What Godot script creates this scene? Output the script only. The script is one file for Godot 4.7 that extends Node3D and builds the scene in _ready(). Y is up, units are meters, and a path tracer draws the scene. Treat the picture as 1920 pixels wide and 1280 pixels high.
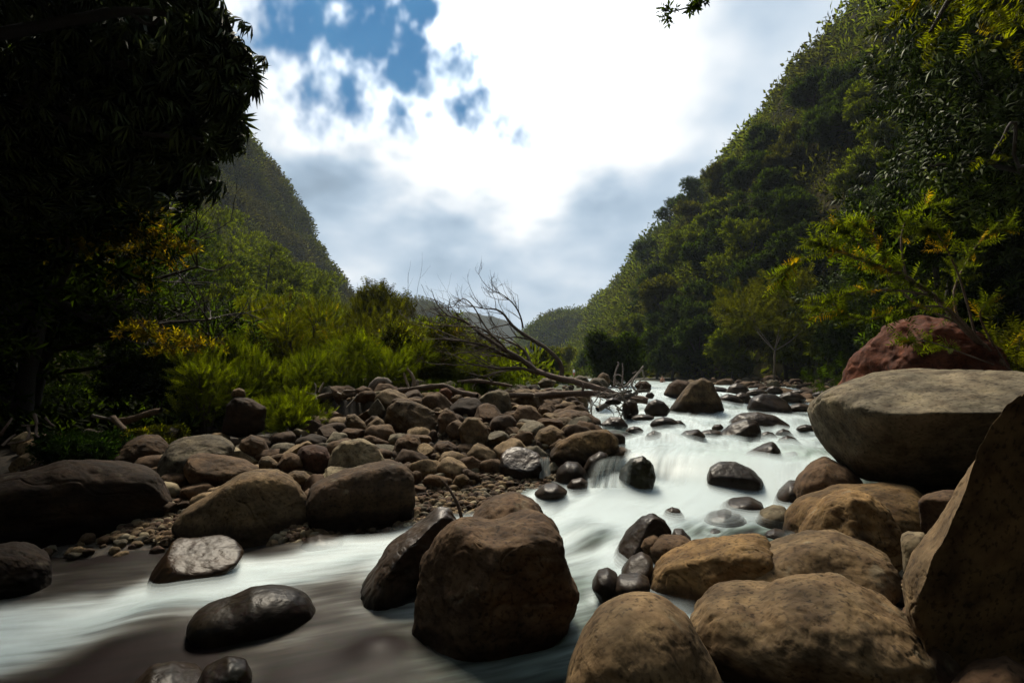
extends Node3D
# A boulder-strewn mountain stream in a green valley. x right, y up, the valley runs towards -z; d is the distance up the valley (-z).
const F := 960.0      # lens: half the picture's width is seen at 45 degrees
const HY := 700.0     # height of the horizon in the photograph's 1920 x 1280 pixels
const EYE := 1.75

var rng := RandomNumberGenerator.new()
var noise_a := FastNoiseLite.new()
var noise_b := FastNoiseLite.new()
var noise_c := FastNoiseLite.new()
var M := {}
var sphere_cache := {}
var names_used := {}
var RV: Array[Vector4] = []     # river samples: x, d, half width, water level
var RS: PackedFloat32Array = []
var foot: Array = []            # footprints of boulders: Vector3(x, d, radius)

func _ready():
	rng.seed = 4711
	for n in [noise_a, noise_b, noise_c]:
		n.noise_type = FastNoiseLite.TYPE_SIMPLEX_SMOOTH
		n.fractal_type = FastNoiseLite.FRACTAL_NONE
		n.frequency = 1.0
	noise_a.seed = 11
	noise_b.seed = 23
	noise_c.seed = 37
	noise_c.fractal_type = FastNoiseLite.FRACTAL_FBM
	noise_c.fractal_octaves = 4
	make_camera_and_sky()
	make_river_line()
	make_materials()
	make_ground()
	make_hills()
	make_boulders()
	make_river()
	make_driftwood()
	make_cobbles()
	make_trees()
	make_shrubs()
	make_people()

# ---------------------------------------------------------------- camera, sky, sun
func make_camera_and_sky():
	var cam := Camera3D.new()
	cam.name = "camera"
	cam.position = Vector3(0, EYE, 0)
	cam.near = 0.05
	cam.far = 6000.0
	cam.projection = Camera3D.PROJECTION_FRUSTUM
	cam.size = 2.0 * 0.05 * 640.0 / F
	cam.frustum_offset = Vector2(0, 0.05 * (HY - 640.0) / F)
	add_child(cam)
	var we := WorldEnvironment.new()
	we.name = "environment"
	var e := Environment.new()
	e.background_mode = Environment.BG_SKY
	var sky := Sky.new()
	var pm := PanoramaSkyMaterial.new()
	pm.panorama = sky_picture()
	sky.sky_material = pm
	e.sky = sky
	e.background_energy_multiplier = 1.0
	e.tonemap_mode = Environment.TONE_MAPPER_LINEAR
	e.tonemap_exposure = 2.42
	e.sdfgi_enabled = true
	e.ssao_enabled = true
	e.ssil_enabled = true
	e.fog_enabled = true
	e.fog_density = 0.00022
	e.fog_light_color = Color(0.80, 0.86, 0.92)
	we.environment = e
	add_child(we)
	var sun := DirectionalLight3D.new()
	sun.name = "sun"
	sun.light_energy = 0.9
	sun.light_color = Color(1.0, 0.95, 0.86)
	sun.light_angular_distance = 16.0
	sun.shadow_enabled = true
	# behind the bright cloud, up the valley and a little left
	sun.look_at_from_position(Vector3(-0.22, 1.25, -1.0), Vector3.ZERO, Vector3.UP)
	add_child(sun)

func sky_picture() -> ImageTexture:
	var w := 2048
	var h := 1024
	var im := Image.create_empty(w, h, false, Image.FORMAT_RGBF)
	im.fill(Color(0.11, 0.12, 0.12))
	var fb := FastNoiseLite.new()
	fb.noise_type = FastNoiseLite.TYPE_SIMPLEX_SMOOTH
	fb.fractal_type = FastNoiseLite.FRACTAL_FBM
	fb.fractal_octaves = 5
	fb.frequency = 1.0
	fb.seed = 5
	var fine := FastNoiseLite.new()
	fine.noise_type = FastNoiseLite.TYPE_SIMPLEX_SMOOTH
	fine.fractal_type = FastNoiseLite.FRACTAL_FBM
	fine.fractal_octaves = 5
	fine.frequency = 1.0
	fine.seed = 91
	var sun := Vector3(-0.06, 0.80, -1.0).normalized()
	# the torn opening in the cloud: a few lobes given by direction and radius
	var holes := [[-0.415, 0.690, 0.11], [-0.30, 0.655, 0.14], [-0.335, 0.555, 0.085], [-0.22, 0.60, 0.065], [-0.335, 0.76, 0.13], [-0.235, 0.52, 0.035], [-0.115, 0.61, 0.045], [-0.46, 0.68, 0.045], [-0.085, 0.52, 0.03], [-0.01, 0.465, 0.03], [-0.19, 0.71, 0.05]]
	for y in range(0, h / 2 + 4):
		var el := (0.5 - (y + 0.5) / h) * PI
		var ce := cos(el)
		var se := sin(el)
		for x in w:
			var az := (x + 0.5) / w * TAU      # the first column looks up the valley
			var dir := Vector3(sin(az) * ce, se, -cos(az) * ce)
			var q := dir / (maxf(dir.y, 0.0) + 0.42)
			var big := fb.get_noise_3d(q.x * 1.1, q.y * 1.3, q.z * 1.1)
			var mid := fine.get_noise_3d(q.x * 2.6 + 7.0, q.y * 3.6, q.z * 2.6)
			var ang := sun.angle_to(dir)
			# thick cloud: blue grey, with softer and darker rolls
			var lum := 0.28 + 0.22 * big + 0.13 * mid + 0.16 * maxf(0.0, dir.x) * smoothstep(0.2, 0.4, se)
			lum *= lerpf(0.9, 1.0, smoothstep(0.05, 0.30, se))
			lum *= lerpf(0.62, 1.0, smoothstep(2.2, 0.9, ang))      # paler towards the sun
			lum = clampf(lum, 0.055, 0.4)
			# thin bright cloud in front of the sun
			var s := 1.0 - ang / 0.66 + 0.28 * big + 0.34 * mid + 0.14 * fine.get_noise_3d(q.x * 7.0, q.y * 9.0, q.z * 7.0) - 2.4 * maxf(0.0, dir.x - 0.185 + 0.12 * big + 0.05 * mid)
			s -= 0.55 * smoothstep(0.50, 0.26, se + 0.06 * big + 0.05 * mid)
			var white := smoothstep(-0.40, 0.42, s)
			var core := exp(-pow(ang / 0.26, 2.0))
			var l2 := lum * pow((0.395 + 0.18 * mid + 0.08 * big + 1.5 * core) / lum, white)
			var warm := smoothstep(0.15, 0.47, l2)
			var c := Vector3(l2 * lerpf(0.73, 0.965, warm), l2 * lerpf(0.99, 1.0, warm), l2 * lerpf(1.28, 1.03, warm))
			# the blue opening
			if dir.z < -0.2 and dir.y > 0.2:
				var u := dir.x / -dir.z
				var v := dir.y / -dir.z
				var best := -9.0
				for k in holes:
					var e2 := 1.0 - Vector2(u - k[0], v - k[1]).length() / float(k[2])
					e2 *= minf(1.0, float(k[2]) / 0.07)
					best = maxf(best, e2)
				var torn := best + 0.10 + 0.75 * fine.get_noise_3d(u * 6.0, v * 5.0, 3.3) + 0.62 * fine.get_noise_3d(u * 17.0, v * 13.0, 9.3) + 0.3 * fb.get_noise_3d(u * 40.0, v * 30.0, 2.3)
				var open := smoothstep(-0.80, 0.80, torn)
				var veil := 0.5 + 0.5 * fb.get_noise_3d(u * 9.0 + 3.0, v * 5.0, 1.7)
				var wisp := 0.55 * smoothstep(0.08, 0.42, fine.get_noise_3d(u * 9.0 + 5.0, v * 7.0, 12.0)) * exp(-pow((u + 0.10) / 0.20, 2.0) - pow((v - 0.56) / 0.17, 2.0))
				c = c.lerp(Vector3(0.12, 0.21, 0.27), wisp)
				c = c.lerp(Vector3(0.008, 0.074, 0.178).lerp(Vector3(0.05, 0.16, 0.27), veil * 0.35), open)
			im.set_pixel(x, y, Color(c.x, c.y, c.z))
	return ImageTexture.create_from_image(im)

# ---------------------------------------------------------------- small helpers
func at(px: float, py: float, d: float) -> Vector3:
	return Vector3((px - 960.0) / F * d, EYE + (HY - py) / F * d, -d)

func numbered(called: String) -> String:
	if not names_used.has(called):
		names_used[called] = 0
		return called
	names_used[called] += 1
	return "%s_%03d" % [called, names_used[called]]

func tag(o: Node, label := "", category := "", group := "", kind := ""):
	if label: o.set_meta("label", label)
	if category: o.set_meta("category", category)
	if group: o.set_meta("group", group)
	if kind: o.set_meta("kind", kind)
	return o

func thing(called: String, label: String, category: String, where := Vector3.ZERO, group := "") -> Node3D:
	var o := Node3D.new()
	o.name = numbered(called)
	o.position = where
	add_child(o)
	return tag(o, label, category, group)

func put(called: String, mesh: Mesh, mat: Material, parent: Node = self) -> MeshInstance3D:
	var o := MeshInstance3D.new()
	o.name = numbered(called) if parent == self else called
	o.mesh = mesh
	if mat: o.material_override = mat
	parent.add_child(o, true)
	return o

func scatter(called: String, mesh: Mesh, mat: Material, where: Array, tint: PackedColorArray, parent: Node = self) -> MultiMeshInstance3D:
	var mm := MultiMesh.new()
	mm.transform_format = MultiMesh.TRANSFORM_3D
	mm.use_colors = true
	mm.mesh = mesh
	mm.instance_count = where.size()
	for i in where.size():
		mm.set_instance_transform(i, where[i])
		mm.set_instance_color(i, tint[i])
	var o := MultiMeshInstance3D.new()
	o.name = numbered(called) if parent == self else called
	o.multimesh = mm
	o.material_override = mat
	o.set_meta("kind", "stuff")
	parent.add_child(o, true)
	return o

func array_mesh(v: PackedVector3Array, n: PackedVector3Array, idx: PackedInt32Array, col := PackedColorArray(), uv := PackedVector2Array()) -> ArrayMesh:
	var a := []
	a.resize(Mesh.ARRAY_MAX)
	a[Mesh.ARRAY_VERTEX] = v
	a[Mesh.ARRAY_NORMAL] = n
	a[Mesh.ARRAY_INDEX] = idx
	if col.size(): a[Mesh.ARRAY_COLOR] = col
	if uv.size(): a[Mesh.ARRAY_TEX_UV] = uv
	var m := ArrayMesh.new()
	m.add_surface_from_arrays(Mesh.PRIMITIVE_TRIANGLES, a)
	return m

func normals_of(v: PackedVector3Array, idx: PackedInt32Array) -> PackedVector3Array:
	var n := PackedVector3Array()
	n.resize(v.size())
	for t in range(0, idx.size(), 3):
		var a := idx[t]
		var b := idx[t + 1]
		var c := idx[t + 2]
		var f := (v[c] - v[a]).cross(v[b] - v[a])
		n[a] += f
		n[b] += f
		n[c] += f
	for i in n.size():
		n[i] = n[i].normalized()
	return n

func grid_mesh(xs: PackedFloat32Array, ds: PackedFloat32Array, height: Callable, paint: Callable) -> ArrayMesh:
	var v := PackedVector3Array()
	var col := PackedColorArray()
	var idx := PackedInt32Array()
	var w := xs.size()
	for d in ds:
		for x in xs:
			var y: float = height.call(x, d)
			v.append(Vector3(x, y, -d))
			col.append(paint.call(x, y, d))
	for j in ds.size() - 1:
		for i in w - 1:
			var a := j * w + i
			idx.append_array([a, a + w, a + 1, a + 1, a + w, a + w + 1])
	return array_mesh(v, normals_of(v, idx), idx, col)

func steps(marks: Array) -> PackedFloat32Array:   # [from, to, step, to, step ...]
	var out := PackedFloat32Array()
	var x: float = marks[0]
	for k in range(1, marks.size(), 2):
		while x < marks[k] - 0.001:
			out.append(x)
			x += marks[k + 1]
		x = marks[k]
	out.append(x)
	return out

func tube(st: SurfaceTool, pts: Array, r0: float, r1: float, sides := 6, wob := 0.0):
	# a tapering bent tube through pts; col is set by the caller
	var n := pts.size()
	var rings: Array = []
	var side := Vector3(0.31, 0.2, 0.93)
	for i in n:
		var t: Vector3 = (pts[mini(i + 1, n - 1)] - pts[maxi(i - 1, 0)]).normalized()
		side = (side - t * side.dot(t))
		if side.length() < 0.05: side = t.cross(Vector3(0.7, 0.1, 0.7))
		side = side.normalized()
		var up := t.cross(side)
		var r := lerpf(r0, r1, i / float(n - 1))
		var ring: Array = []
		for k in sides:
			var a := TAU * k / sides
			var rr := r
			if wob > 0.0: rr *= 1.0 + wob * noise_a.get_noise_3d(pts[i].x * 5.0 + cos(a), pts[i].y * 5.0 + sin(a), pts[i].z * 5.0 + k)
			ring.append([pts[i] + (side * cos(a) + up * sin(a)) * rr, side * cos(a) + up * sin(a)])
		rings.append(ring)
	for i in n - 1:
		for k in sides:
			var k2 := (k + 1) % sides
			for c in [rings[i][k], rings[i + 1][k], rings[i][k2], rings[i][k2], rings[i + 1][k], rings[i + 1][k2]]:
				st.set_normal(c[1])
				st.add_vertex(c[0])
	for e in [0, n - 1]:     # closed ends
		for k in sides:
			var k2 := (k + 1) % sides
			var nn: Vector3 = (pts[e] - pts[1 if e == 0 else n - 2]).normalized()
			for p in [pts[e], rings[e][k2 if e == 0 else k][0], rings[e][k if e == 0 else k2][0]]:
				st.set_normal(nn)
				st.add_vertex(p)

func begin() -> SurfaceTool:
	var st := SurfaceTool.new()
	st.begin(Mesh.PRIMITIVE_TRIANGLES)
	return st

func smooth_line(pts: Array, per := 4) -> Array:
	var out: Array = []
	for i in pts.size() - 1:
		var p0: Vector3 = pts[maxi(i - 1, 0)]
		var p3: Vector3 = pts[mini(i + 2, pts.size() - 1)]
		for k in per:
			out.append((pts[i] as Vector3).cubic_interpolate(pts[i + 1], p0, p3, k / float(per)))
	out.append(pts[-1])
	return out

func table(t: Array, x: float) -> float:   # straight lines between [x, y, x, y ...]
	if x <= t[0]: return t[1]
	for k in range(2, t.size(), 2):
		if x < t[k]:
			return lerpf(t[k - 1], t[k + 1], (x - t[k - 2]) / (t[k] - t[k - 2]))
	return t[-1]

# ---------------------------------------------------------------- river line and ground
func make_river_line():
	# x, d, half width, water level
	var c := [Vector4(4, 130, 4, 0.84), Vector4(8, 95, 5, 0.82), Vector4(13, 60, 6.5, 0.78), Vector4(13.5, 40, 7.5, 0.74), Vector4(10.8, 28, 7.0, 0.70), Vector4(7.4, 18.5, 4.9, 0.665),
		Vector4(5.3, 13, 3.7, 0.62), Vector4(4.0, 9.8, 2.75, 0.58), Vector4(3.45, 8.1, 1.9, 0.56), Vector4(3.05, 7.35, 1.72, 0.53), Vector4(2.7, 6.85, 1.75, 0.16), Vector4(1.8, 6.0, 1.95, 0.10),
		Vector4(0.5, 4.9, 1.8, 0.04), Vector4(-1.2, 4.15, 1.7, 0.0), Vector4(-3.2, 3.6, 1.7, -0.04), Vector4(-6, 3.2, 1.8, -0.08), Vector4(-12, 3.0, 2, -0.12), Vector4(-24, 2.5, 2, -0.2)]
	var n := c.size()
	var run := 0.0
	for i in n - 1:
		for k in 8:
			var t := k / 8.0
			var a: Vector4 = c[i]
			var b: Vector4 = c[i + 1]
			var p: Vector4 = c[maxi(i - 1, 0)]
			var q: Vector4 = c[mini(i + 2, n - 1)]
			var o := Vector4(cubic_interpolate(a.x, b.x, p.x, q.x, t), cubic_interpolate(a.y, b.y, p.y, q.y, t), lerpf(a.z, b.z, t), lerpf(a.w, b.w, smoothstep(0.0, 1.0, t) if a.w - b.w > 0.2 else t))
			if RV.size(): run += Vector2(o.x - RV[-1].x, o.y - RV[-1].y).length()
			RV.append(o)
			RS.append(run)
	
func river_near(x: float, d: float) -> Vector4:    # signed distance across (+ towards the camera's bank), half width, level, run
	var best := 1e9
	var out := Vector4.ZERO
	var p := Vector2(x, d)
	for i in RV.size() - 1:
		var a := Vector2(RV[i].x, RV[i].y)
		var ab := Vector2(RV[i + 1].x, RV[i + 1].y) - a
		var t := clampf((p - a).dot(ab) / ab.length_squared(), 0.0, 1.0)
		var r := p - a - ab * t
		var l := r.length_squared()
		if l < best:
			best = l
			var s := 1.0 if ab.x * r.y - ab.y * r.x > 0.0 else -1.0
			out = Vector4(sqrt(l) * s, lerpf(RV[i].z, RV[i + 1].z, t), lerpf(RV[i].w, RV[i + 1].w, t), lerpf(RS[i], RS[i + 1], t))
	return out

func ground(x: float, d: float) -> float:
	var r := river_near(x, d)
	var m := absf(r.x) - r.y
	var y: float
	if m < 0.0:
		y = r.z - 0.04 - 0.30 * (1.0 - pow(r.x / r.y, 2.0))
	elif r.x < 0.0:        # the far and left bank: a bar of cobbles that flattens into the valley floor
		var lv := r.z
		if d > 5.5 and d < 11.0 and x > -1.5:      # no sheer step in the bank beside the fall
			for o in [[0.5, 0.3], [-0.5, -0.3], [0.25, -0.5], [-0.25, 0.5]]: lv += river_near(x + o[0], d + o[1]).z
			lv /= 5.0
		y = lv - 0.04 + minf(0.125 * m, 0.52 + 0.012 * m)
		y = minf(y, 1.6)
	else:
		var k := lerpf(0.30, 0.055, smoothstep(9.5, 16.0, d)) * lerpf(0.12, 1.0, smoothstep(2.3, 3.9, d))
		y = r.z - 0.04 + (k * m if m < 3.5 else k * 3.5 + 0.06 * (m - 3.5))
		y = minf(y, 2.6)
	return y + 0.05 * noise_a.get_noise_2d(x * 0.9, d * 0.9) + 0.015 * noise_b.get_noise_2d(x * 4.0, d * 4.0)

func make_ground():
	var xs := steps([-1500, -300, 200, -60, 30, -14, 2, -6, 0.5, 8, 0.2, 16, 0.5, 40, 2, 100, 10, 300, 40, 1500, 200])
	var ds := steps([-300, -60, 40, -12, 6, 1, 1, 12, 0.2, 24, 0.6, 60, 2, 140, 8, 400, 40, 3000, 260])
	var m := grid_mesh(xs, ds, func(x, d): return ground(x, d), func(x, _y, d):
		var k := 0.5 + 0.5 * noise_c.get_noise_2d(x * 0.6, d * 0.6)
		var c := Color(0.036, 0.026, 0.017).lerp(Color(0.075, 0.055, 0.036), k)
		var far := smoothstep(15.0, 22.0, d) * (1.0 if x < 8.0 else 0.4)
		return c.lerp(Color(0.05, 0.065, 0.02), far))
	tag(put("ground", m, M.soil), "brown gravelly ground of the valley floor under the stones", "", "", "structure")

func left_height(x: float, d: float) -> float:
	var prof := [-420, 330, -330, 290, -250, 228, -185, 176, -164, 155, -140, 126, -128, 114, -118, 106, -110, 94, -103, 79, -96, 64, -90, 51, -83, 41, -75, 33, -62, 25, -44, 11, -27, 0, 0, -8]
	var h := table(prof, x)
	h *= smoothstep(345.0, 250.0, d)
	var k := smoothstep(0.0, 40.0, h)
	var folds := noise_c.get_noise_3d(x * 0.018, h * 0.016, d * 0.018) * 14.0 + noise_a.get_noise_3d(x * 0.07, h * 0.03, d * 0.045) * 3.5
	return h + k * (folds - 4.0)

func right_toe(d: float) -> float:
	return table([-80, -95, -30, -30, -14, -7, -7, 3, -2, 8, 0, 10.5, 10, 12, 20, 19, 30, 26, 40, 29, 50, 28, 60, 25, 100, 21, 200, 23, 400, 30, 900, 40], d)

func right_height(x: float, d: float) -> float:
	var m := x - right_toe(d)
	var h: float
	if m < 0.0: h = m * 0.3
	else: h = 1.48 * m + 2.0 * smoothstep(0.0, 5.0, m)
	var crest := table([0, 100, 100, 93, 130, 86, 180, 77, 270, 62, 500, 60, 800, 76], d) + 6.0 * noise_c.get_noise_1d(d * 0.011)
	h = crest - log(1.0 + exp((crest - h) / 7.0)) * 7.0 if h > 0.0 else h
	if m > 95.0: h -= (m - 95.0) * 0.2
	var k := smoothstep(1.0, 20.0, h)
	return 0.6 + h + k * (noise_c.get_noise_3d(x * 0.025, h * 0.02, d * 0.022) * 9.0 - 2.0)

func far_hill_height(x: float, d: float) -> float:
	var w := 1.0 - pow(absf(d - 385.0) / (50.0 if d < 385.0 else 100.0), 1.6)
	return table([-14, -4, 0, 8, 6, 26, 12, 34, 20, 38, 28, 43, 40, 47, 50, 47, 64, 49, 95, 60, 140, 70], x) * w + 3.0 * noise_c.get_noise_2d(x * 0.05, d * 0.05) * maxf(w, 0.0)

func make_hills():
	var paint := func(x, y, d):
		var k := 0.5 + 0.5 * noise_c.get_noise_3d(x * 0.03, y * 0.04, d * 0.03)
		return Color(0.030, 0.036, 0.012).lerp(Color(0.066, 0.052, 0.026), k)
	var m := grid_mesh(steps([-420, -200, 14, -150, 5, -60, 2.5, -20, 4]), steps([-120, 20, 14, 120, 8, 220, 5, 270, 2.5, 345, 8]), left_height, paint)
	tag(put("left_mountain", m, M.hill), "steep green and brown mountain that fills the left side of the valley", "", "", "structure")
	m = grid_mesh(steps([-120, 4, 6, 40, 2, 120, 4, 260, 20]), steps([-90, 0, 3, 120, 4, 300, 8, 900, 24]), right_height, paint)
	tag(put("right_hillside", m, M.hill), "long forested hillside that falls to the right bank", "", "", "structure")
	var ra := [-420, 210, -330, 150, -250, 100, -194, 87, -163, 85, -138, 86, -118, 85, -100, 82, -90, 82, -81, 74, -66, 66, -56, 52, -44, 34, -30, 0, 100, -20]
	m = grid_mesh(steps([-420, -220, 12, -20, 4]), steps([420, 560, 20, 640, 6, 760, 20]), func(x, d):
		var w := 1.0 - pow(absf(d - 600.0) / 160.0, 1.4)
		return table(ra, x + 6.0 * noise_a.get_noise_1d(d * 0.02)) * w + noise_c.get_noise_2d(x * 0.02, d * 0.02) * 7.0 * w, paint)
	tag(put("far_ridge", m, M.hill_far), "hazy grey green ridge closing the valley on the left", "", "", "structure")
	m = grid_mesh(steps([-20, 140, 4]), steps([330, 390, 5, 480, 12]), far_hill_height, paint)
	tag(put("far_hill", m, M.hill), "low forested hill where the valley bends, in front of the farthest ridges", "", "", "structure")
	var rb := [-520, 160, -250, 150, -160, 138, -110, 129, -70, 127, -36, 120, -10, 108, 12, 90, 40, 60, 70, 20, 100, 0]
	m = grid_mesh(steps([-520, -200, 20, 110, 6]), steps([820, 1000, 30, 1100, 12, 1300, 30]), func(x, d):
		var w := 1.0 - pow(absf(d - 1060.0) / 240.0, 1.4)
		return table(rb, x) * w + noise_c.get_noise_2d(x * 0.012, d * 0.012) * 9.0 * w, paint)
	tag(put("far_ridge", m, M.hill_far), "farthest pale hill at the end of the valley", "", "", "structure")

# ---------------------------------------------------------------- materials
func noise_tex(freq: float, seed_: int, stops: Array, size := 1024, octaves := 5, kind := FastNoiseLite.TYPE_SIMPLEX_SMOOTH, fractal := FastNoiseLite.FRACTAL_FBM) -> NoiseTexture2D:
	var n := FastNoiseLite.new()
	n.noise_type = kind
	n.fractal_type = fractal
	n.fractal_octaves = octaves
	n.frequency = freq
	n.seed = seed_
	var t := NoiseTexture2D.new()
	t.width = size
	t.height = size
	t.seamless = true
	t.noise = n
	var g := Gradient.new()
	var off := PackedFloat32Array()
	var col := PackedColorArray()
	for s in stops:
		off.append(s[0])
		col.append(s[1] if s[1] is Color else Color(s[1], s[1], s[1]))
	g.offsets = off
	g.colors = col
	t.color_ramp = g
	return t

func make_materials():
	var grain := noise_tex(0.006, 3, [[0.18, Color(0.58, 0.54, 0.50)], [0.40, Color(0.80, 0.77, 0.73)], [0.58, Color(0.90, 0.88, 0.84)], [0.78, Color(1.0, 0.97, 0.90)]], 1024, 7)
	var pits := noise_tex(0.035, 17, [[0.24, 0.55], [0.36, 0.95], [0.60, 1.0]], 1024, 3)
	var relief := noise_tex(0.012, 29, [[0.1, 0.0], [0.36, 0.42], [0.42, 0.60], [0.9, 1.0]], 1024, 7)
	var vein := noise_tex(0.0045, 51, [[0.0, 0.0], [0.08, 0.35], [0.16, 0.9], [1.0, 1.0]], 1024, 4, FastNoiseLite.TYPE_SIMPLEX, FastNoiseLite.FRACTAL_RIDGED)
	for row in [["rock", 0.88, 0.25, 1.1], ["damp_rock", 0.50, 0.35, 0.8], ["wet_rock", 0.42, 0.20, 0.5]]:
		var m := StandardMaterial3D.new()
		m.resource_name = row[0]
		m.vertex_color_use_as_albedo = true
		m.albedo_texture = grain
		m.detail_enabled = true
		m.detail_albedo = pits
		m.detail_blend_mode = BaseMaterial3D.BLEND_MODE_MUL
		m.detail_uv_layer = BaseMaterial3D.DETAIL_UV_1
		m.roughness = row[1]
		m.metallic_specular = row[2]
		m.uv1_triplanar = true
		m.uv1_world_triplanar = true
		m.uv1_scale = Vector3(0.55, 0.55, 0.55)
		m.heightmap_enabled = true
		m.heightmap_texture = relief
		m.heightmap_scale = row[3]
		M[row[0]] = m
	var s := StandardMaterial3D.new()
	s.resource_name = "soil"
	s.vertex_color_use_as_albedo = true
	s.albedo_texture = noise_tex(0.02, 8, [[0.25, 0.35], [0.5, 0.8], [0.75, 1.0]], 1024, 6)
	s.uv1_triplanar = true
	s.uv1_world_triplanar = true
	s.uv1_scale = Vector3(0.5, 0.5, 0.5)
	s.roughness = 0.95
	M.soil = s
	for row in [["hill", 0.035], ["hill_far", 0.012]]:
		var hm := StandardMaterial3D.new()
		hm.resource_name = row[0]
		hm.vertex_color_use_as_albedo = true
		hm.albedo_texture = noise_tex(0.02, 12, [[0.25, 0.35], [0.45, 0.75], [0.75, Color(1.0, 1.0, 0.85)]], 1024, 6)
		hm.uv1_triplanar = true
		hm.uv1_world_triplanar = true
		hm.uv1_scale = Vector3.ONE * float(row[1])
		hm.roughness = 1.0
		hm.metallic_specular = 0.1
		M[row[0]] = hm
	M.hill_far.albedo_color = Color(1, 1, 1)
	var bark := StandardMaterial3D.new()
	bark.resource_name = "bark"
	bark.vertex_color_use_as_albedo = true
	bark.albedo_texture = noise_tex(0.03, 4, [[0.2, 0.5], [0.5, 0.85], [0.8, 1.0]], 512, 5)
	bark.uv1_triplanar = true
	bark.uv1_world_triplanar = true
	bark.uv1_scale = Vector3(3, 1, 3)
	bark.roughness = 0.92
	bark.heightmap_enabled = true
	bark.heightmap_texture = bark.albedo_texture
	bark.heightmap_scale = 0.8
	M.bark = bark
	var leaf := StandardMaterial3D.new()
	leaf.resource_name = "leaf"
	leaf.vertex_color_use_as_albedo = true
	leaf.roughness = 0.62
	leaf.metallic_specular = 0.22
	leaf.backlight_enabled = true
	leaf.backlight = Color(1.15, 1.22, 0.55)
	M.leaf = leaf
	var glossy := leaf.duplicate() as StandardMaterial3D
	glossy.resource_name = "glossy_leaf"
	glossy.roughness = 0.55
	glossy.metallic_specular = 0.17
	glossy.backlight = Color(0.35, 0.4, 0.2)
	M.glossy = glossy
	var far := leaf.duplicate() as StandardMaterial3D
	far.resource_name = "far_leaf"
	far.roughness = 0.8
	far.metallic_specular = 0.04
	far.backlight = Color(0.95, 1.02, 0.5)
	M.far_leaf = far
	var w := StandardMaterial3D.new()
	w.resource_name = "silky_water"
	w.vertex_color_use_as_albedo = true
	w.albedo_texture = noise_tex(0.010, 77, [[0.2, 0.72], [0.5, 0.92], [0.75, 1.0]], 1024, 5)
	w.roughness = 0.52
	w.metallic_specular = 0.16
	M.water = w
	var veil := StandardMaterial3D.new()
	veil.resource_name = "falling_water"
	veil.vertex_color_use_as_albedo = true
	veil.transparency = BaseMaterial3D.TRANSPARENCY_ALPHA
	veil.roughness = 0.5
	M.veil = veil
	var skin := StandardMaterial3D.new()
	skin.resource_name = "figure"
	skin.vertex_color_use_as_albedo = true
	skin.roughness = 0.7
	M.figure = skin

# ---------------------------------------------------------------- the river
func level(x: float, d: float, r: Vector4) -> float:
	var y := r.z
	var u := r.x / r.y
	var quick := smoothstep(60.0, 20.0, d)
	y += quick * (0.05 * noise_b.get_noise_2d(x * 0.8, d * 0.55) + 0.010 * noise_a.get_noise_2d(x * 2.1, d * 1.4)) * (0.4 + 0.6 * smoothstep(4.3, 6.5, d))
	# water humping over hidden stones: x, d, radius, height
	for b in [[0.72, 5.35, 0.40, 0.13], [1.52, 7.32, 0.36, 0.14], [2.75, 9.2, 0.4, 0.12], [3.1, 10.2, 0.35, 0.10], [3.6, 8.6, 0.3, 0.09], [1.9, 10.2, 0.5, 0.12], [-2.55, 3.75, 0.4, 0.07], [-0.85, 3.25, 0.16, 0.05], [6.3, 12.0, 0.5, 0.15], [4.4, 11.6, 0.5, 0.12], [3.8, 16.0, 0.8, 0.16], [6.6, 17.0, 0.9, 0.2], [5.0, 22.0, 1.2, 0.2], [9.0, 25.0, 1.5, 0.25]]:
		var q: float = Vector2(x - b[0], d - b[1]).length_squared() / (b[2] * b[2])
		if q < 6.0: y += b[3] * exp(-q)
	# low ledges: the stream comes down the upper reach in short steps
	y += 0.10 * ledge(r, d) * smoothstep(8.3, 9.0, d) * smoothstep(30.0, 17.0, d)
	return y - 0.03 * u * u

func ledge_phase(r: Vector4) -> float:
	return fposmod((r.w + 1.1 * noise_a.get_noise_2d(r.x * 0.55, r.w * 0.12)) / 1.7, 1.0)

func ledge(r: Vector4, _d: float) -> float:
	var p := ledge_phase(r)
	return p - smoothstep(0.0, 0.22, p)

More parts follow.
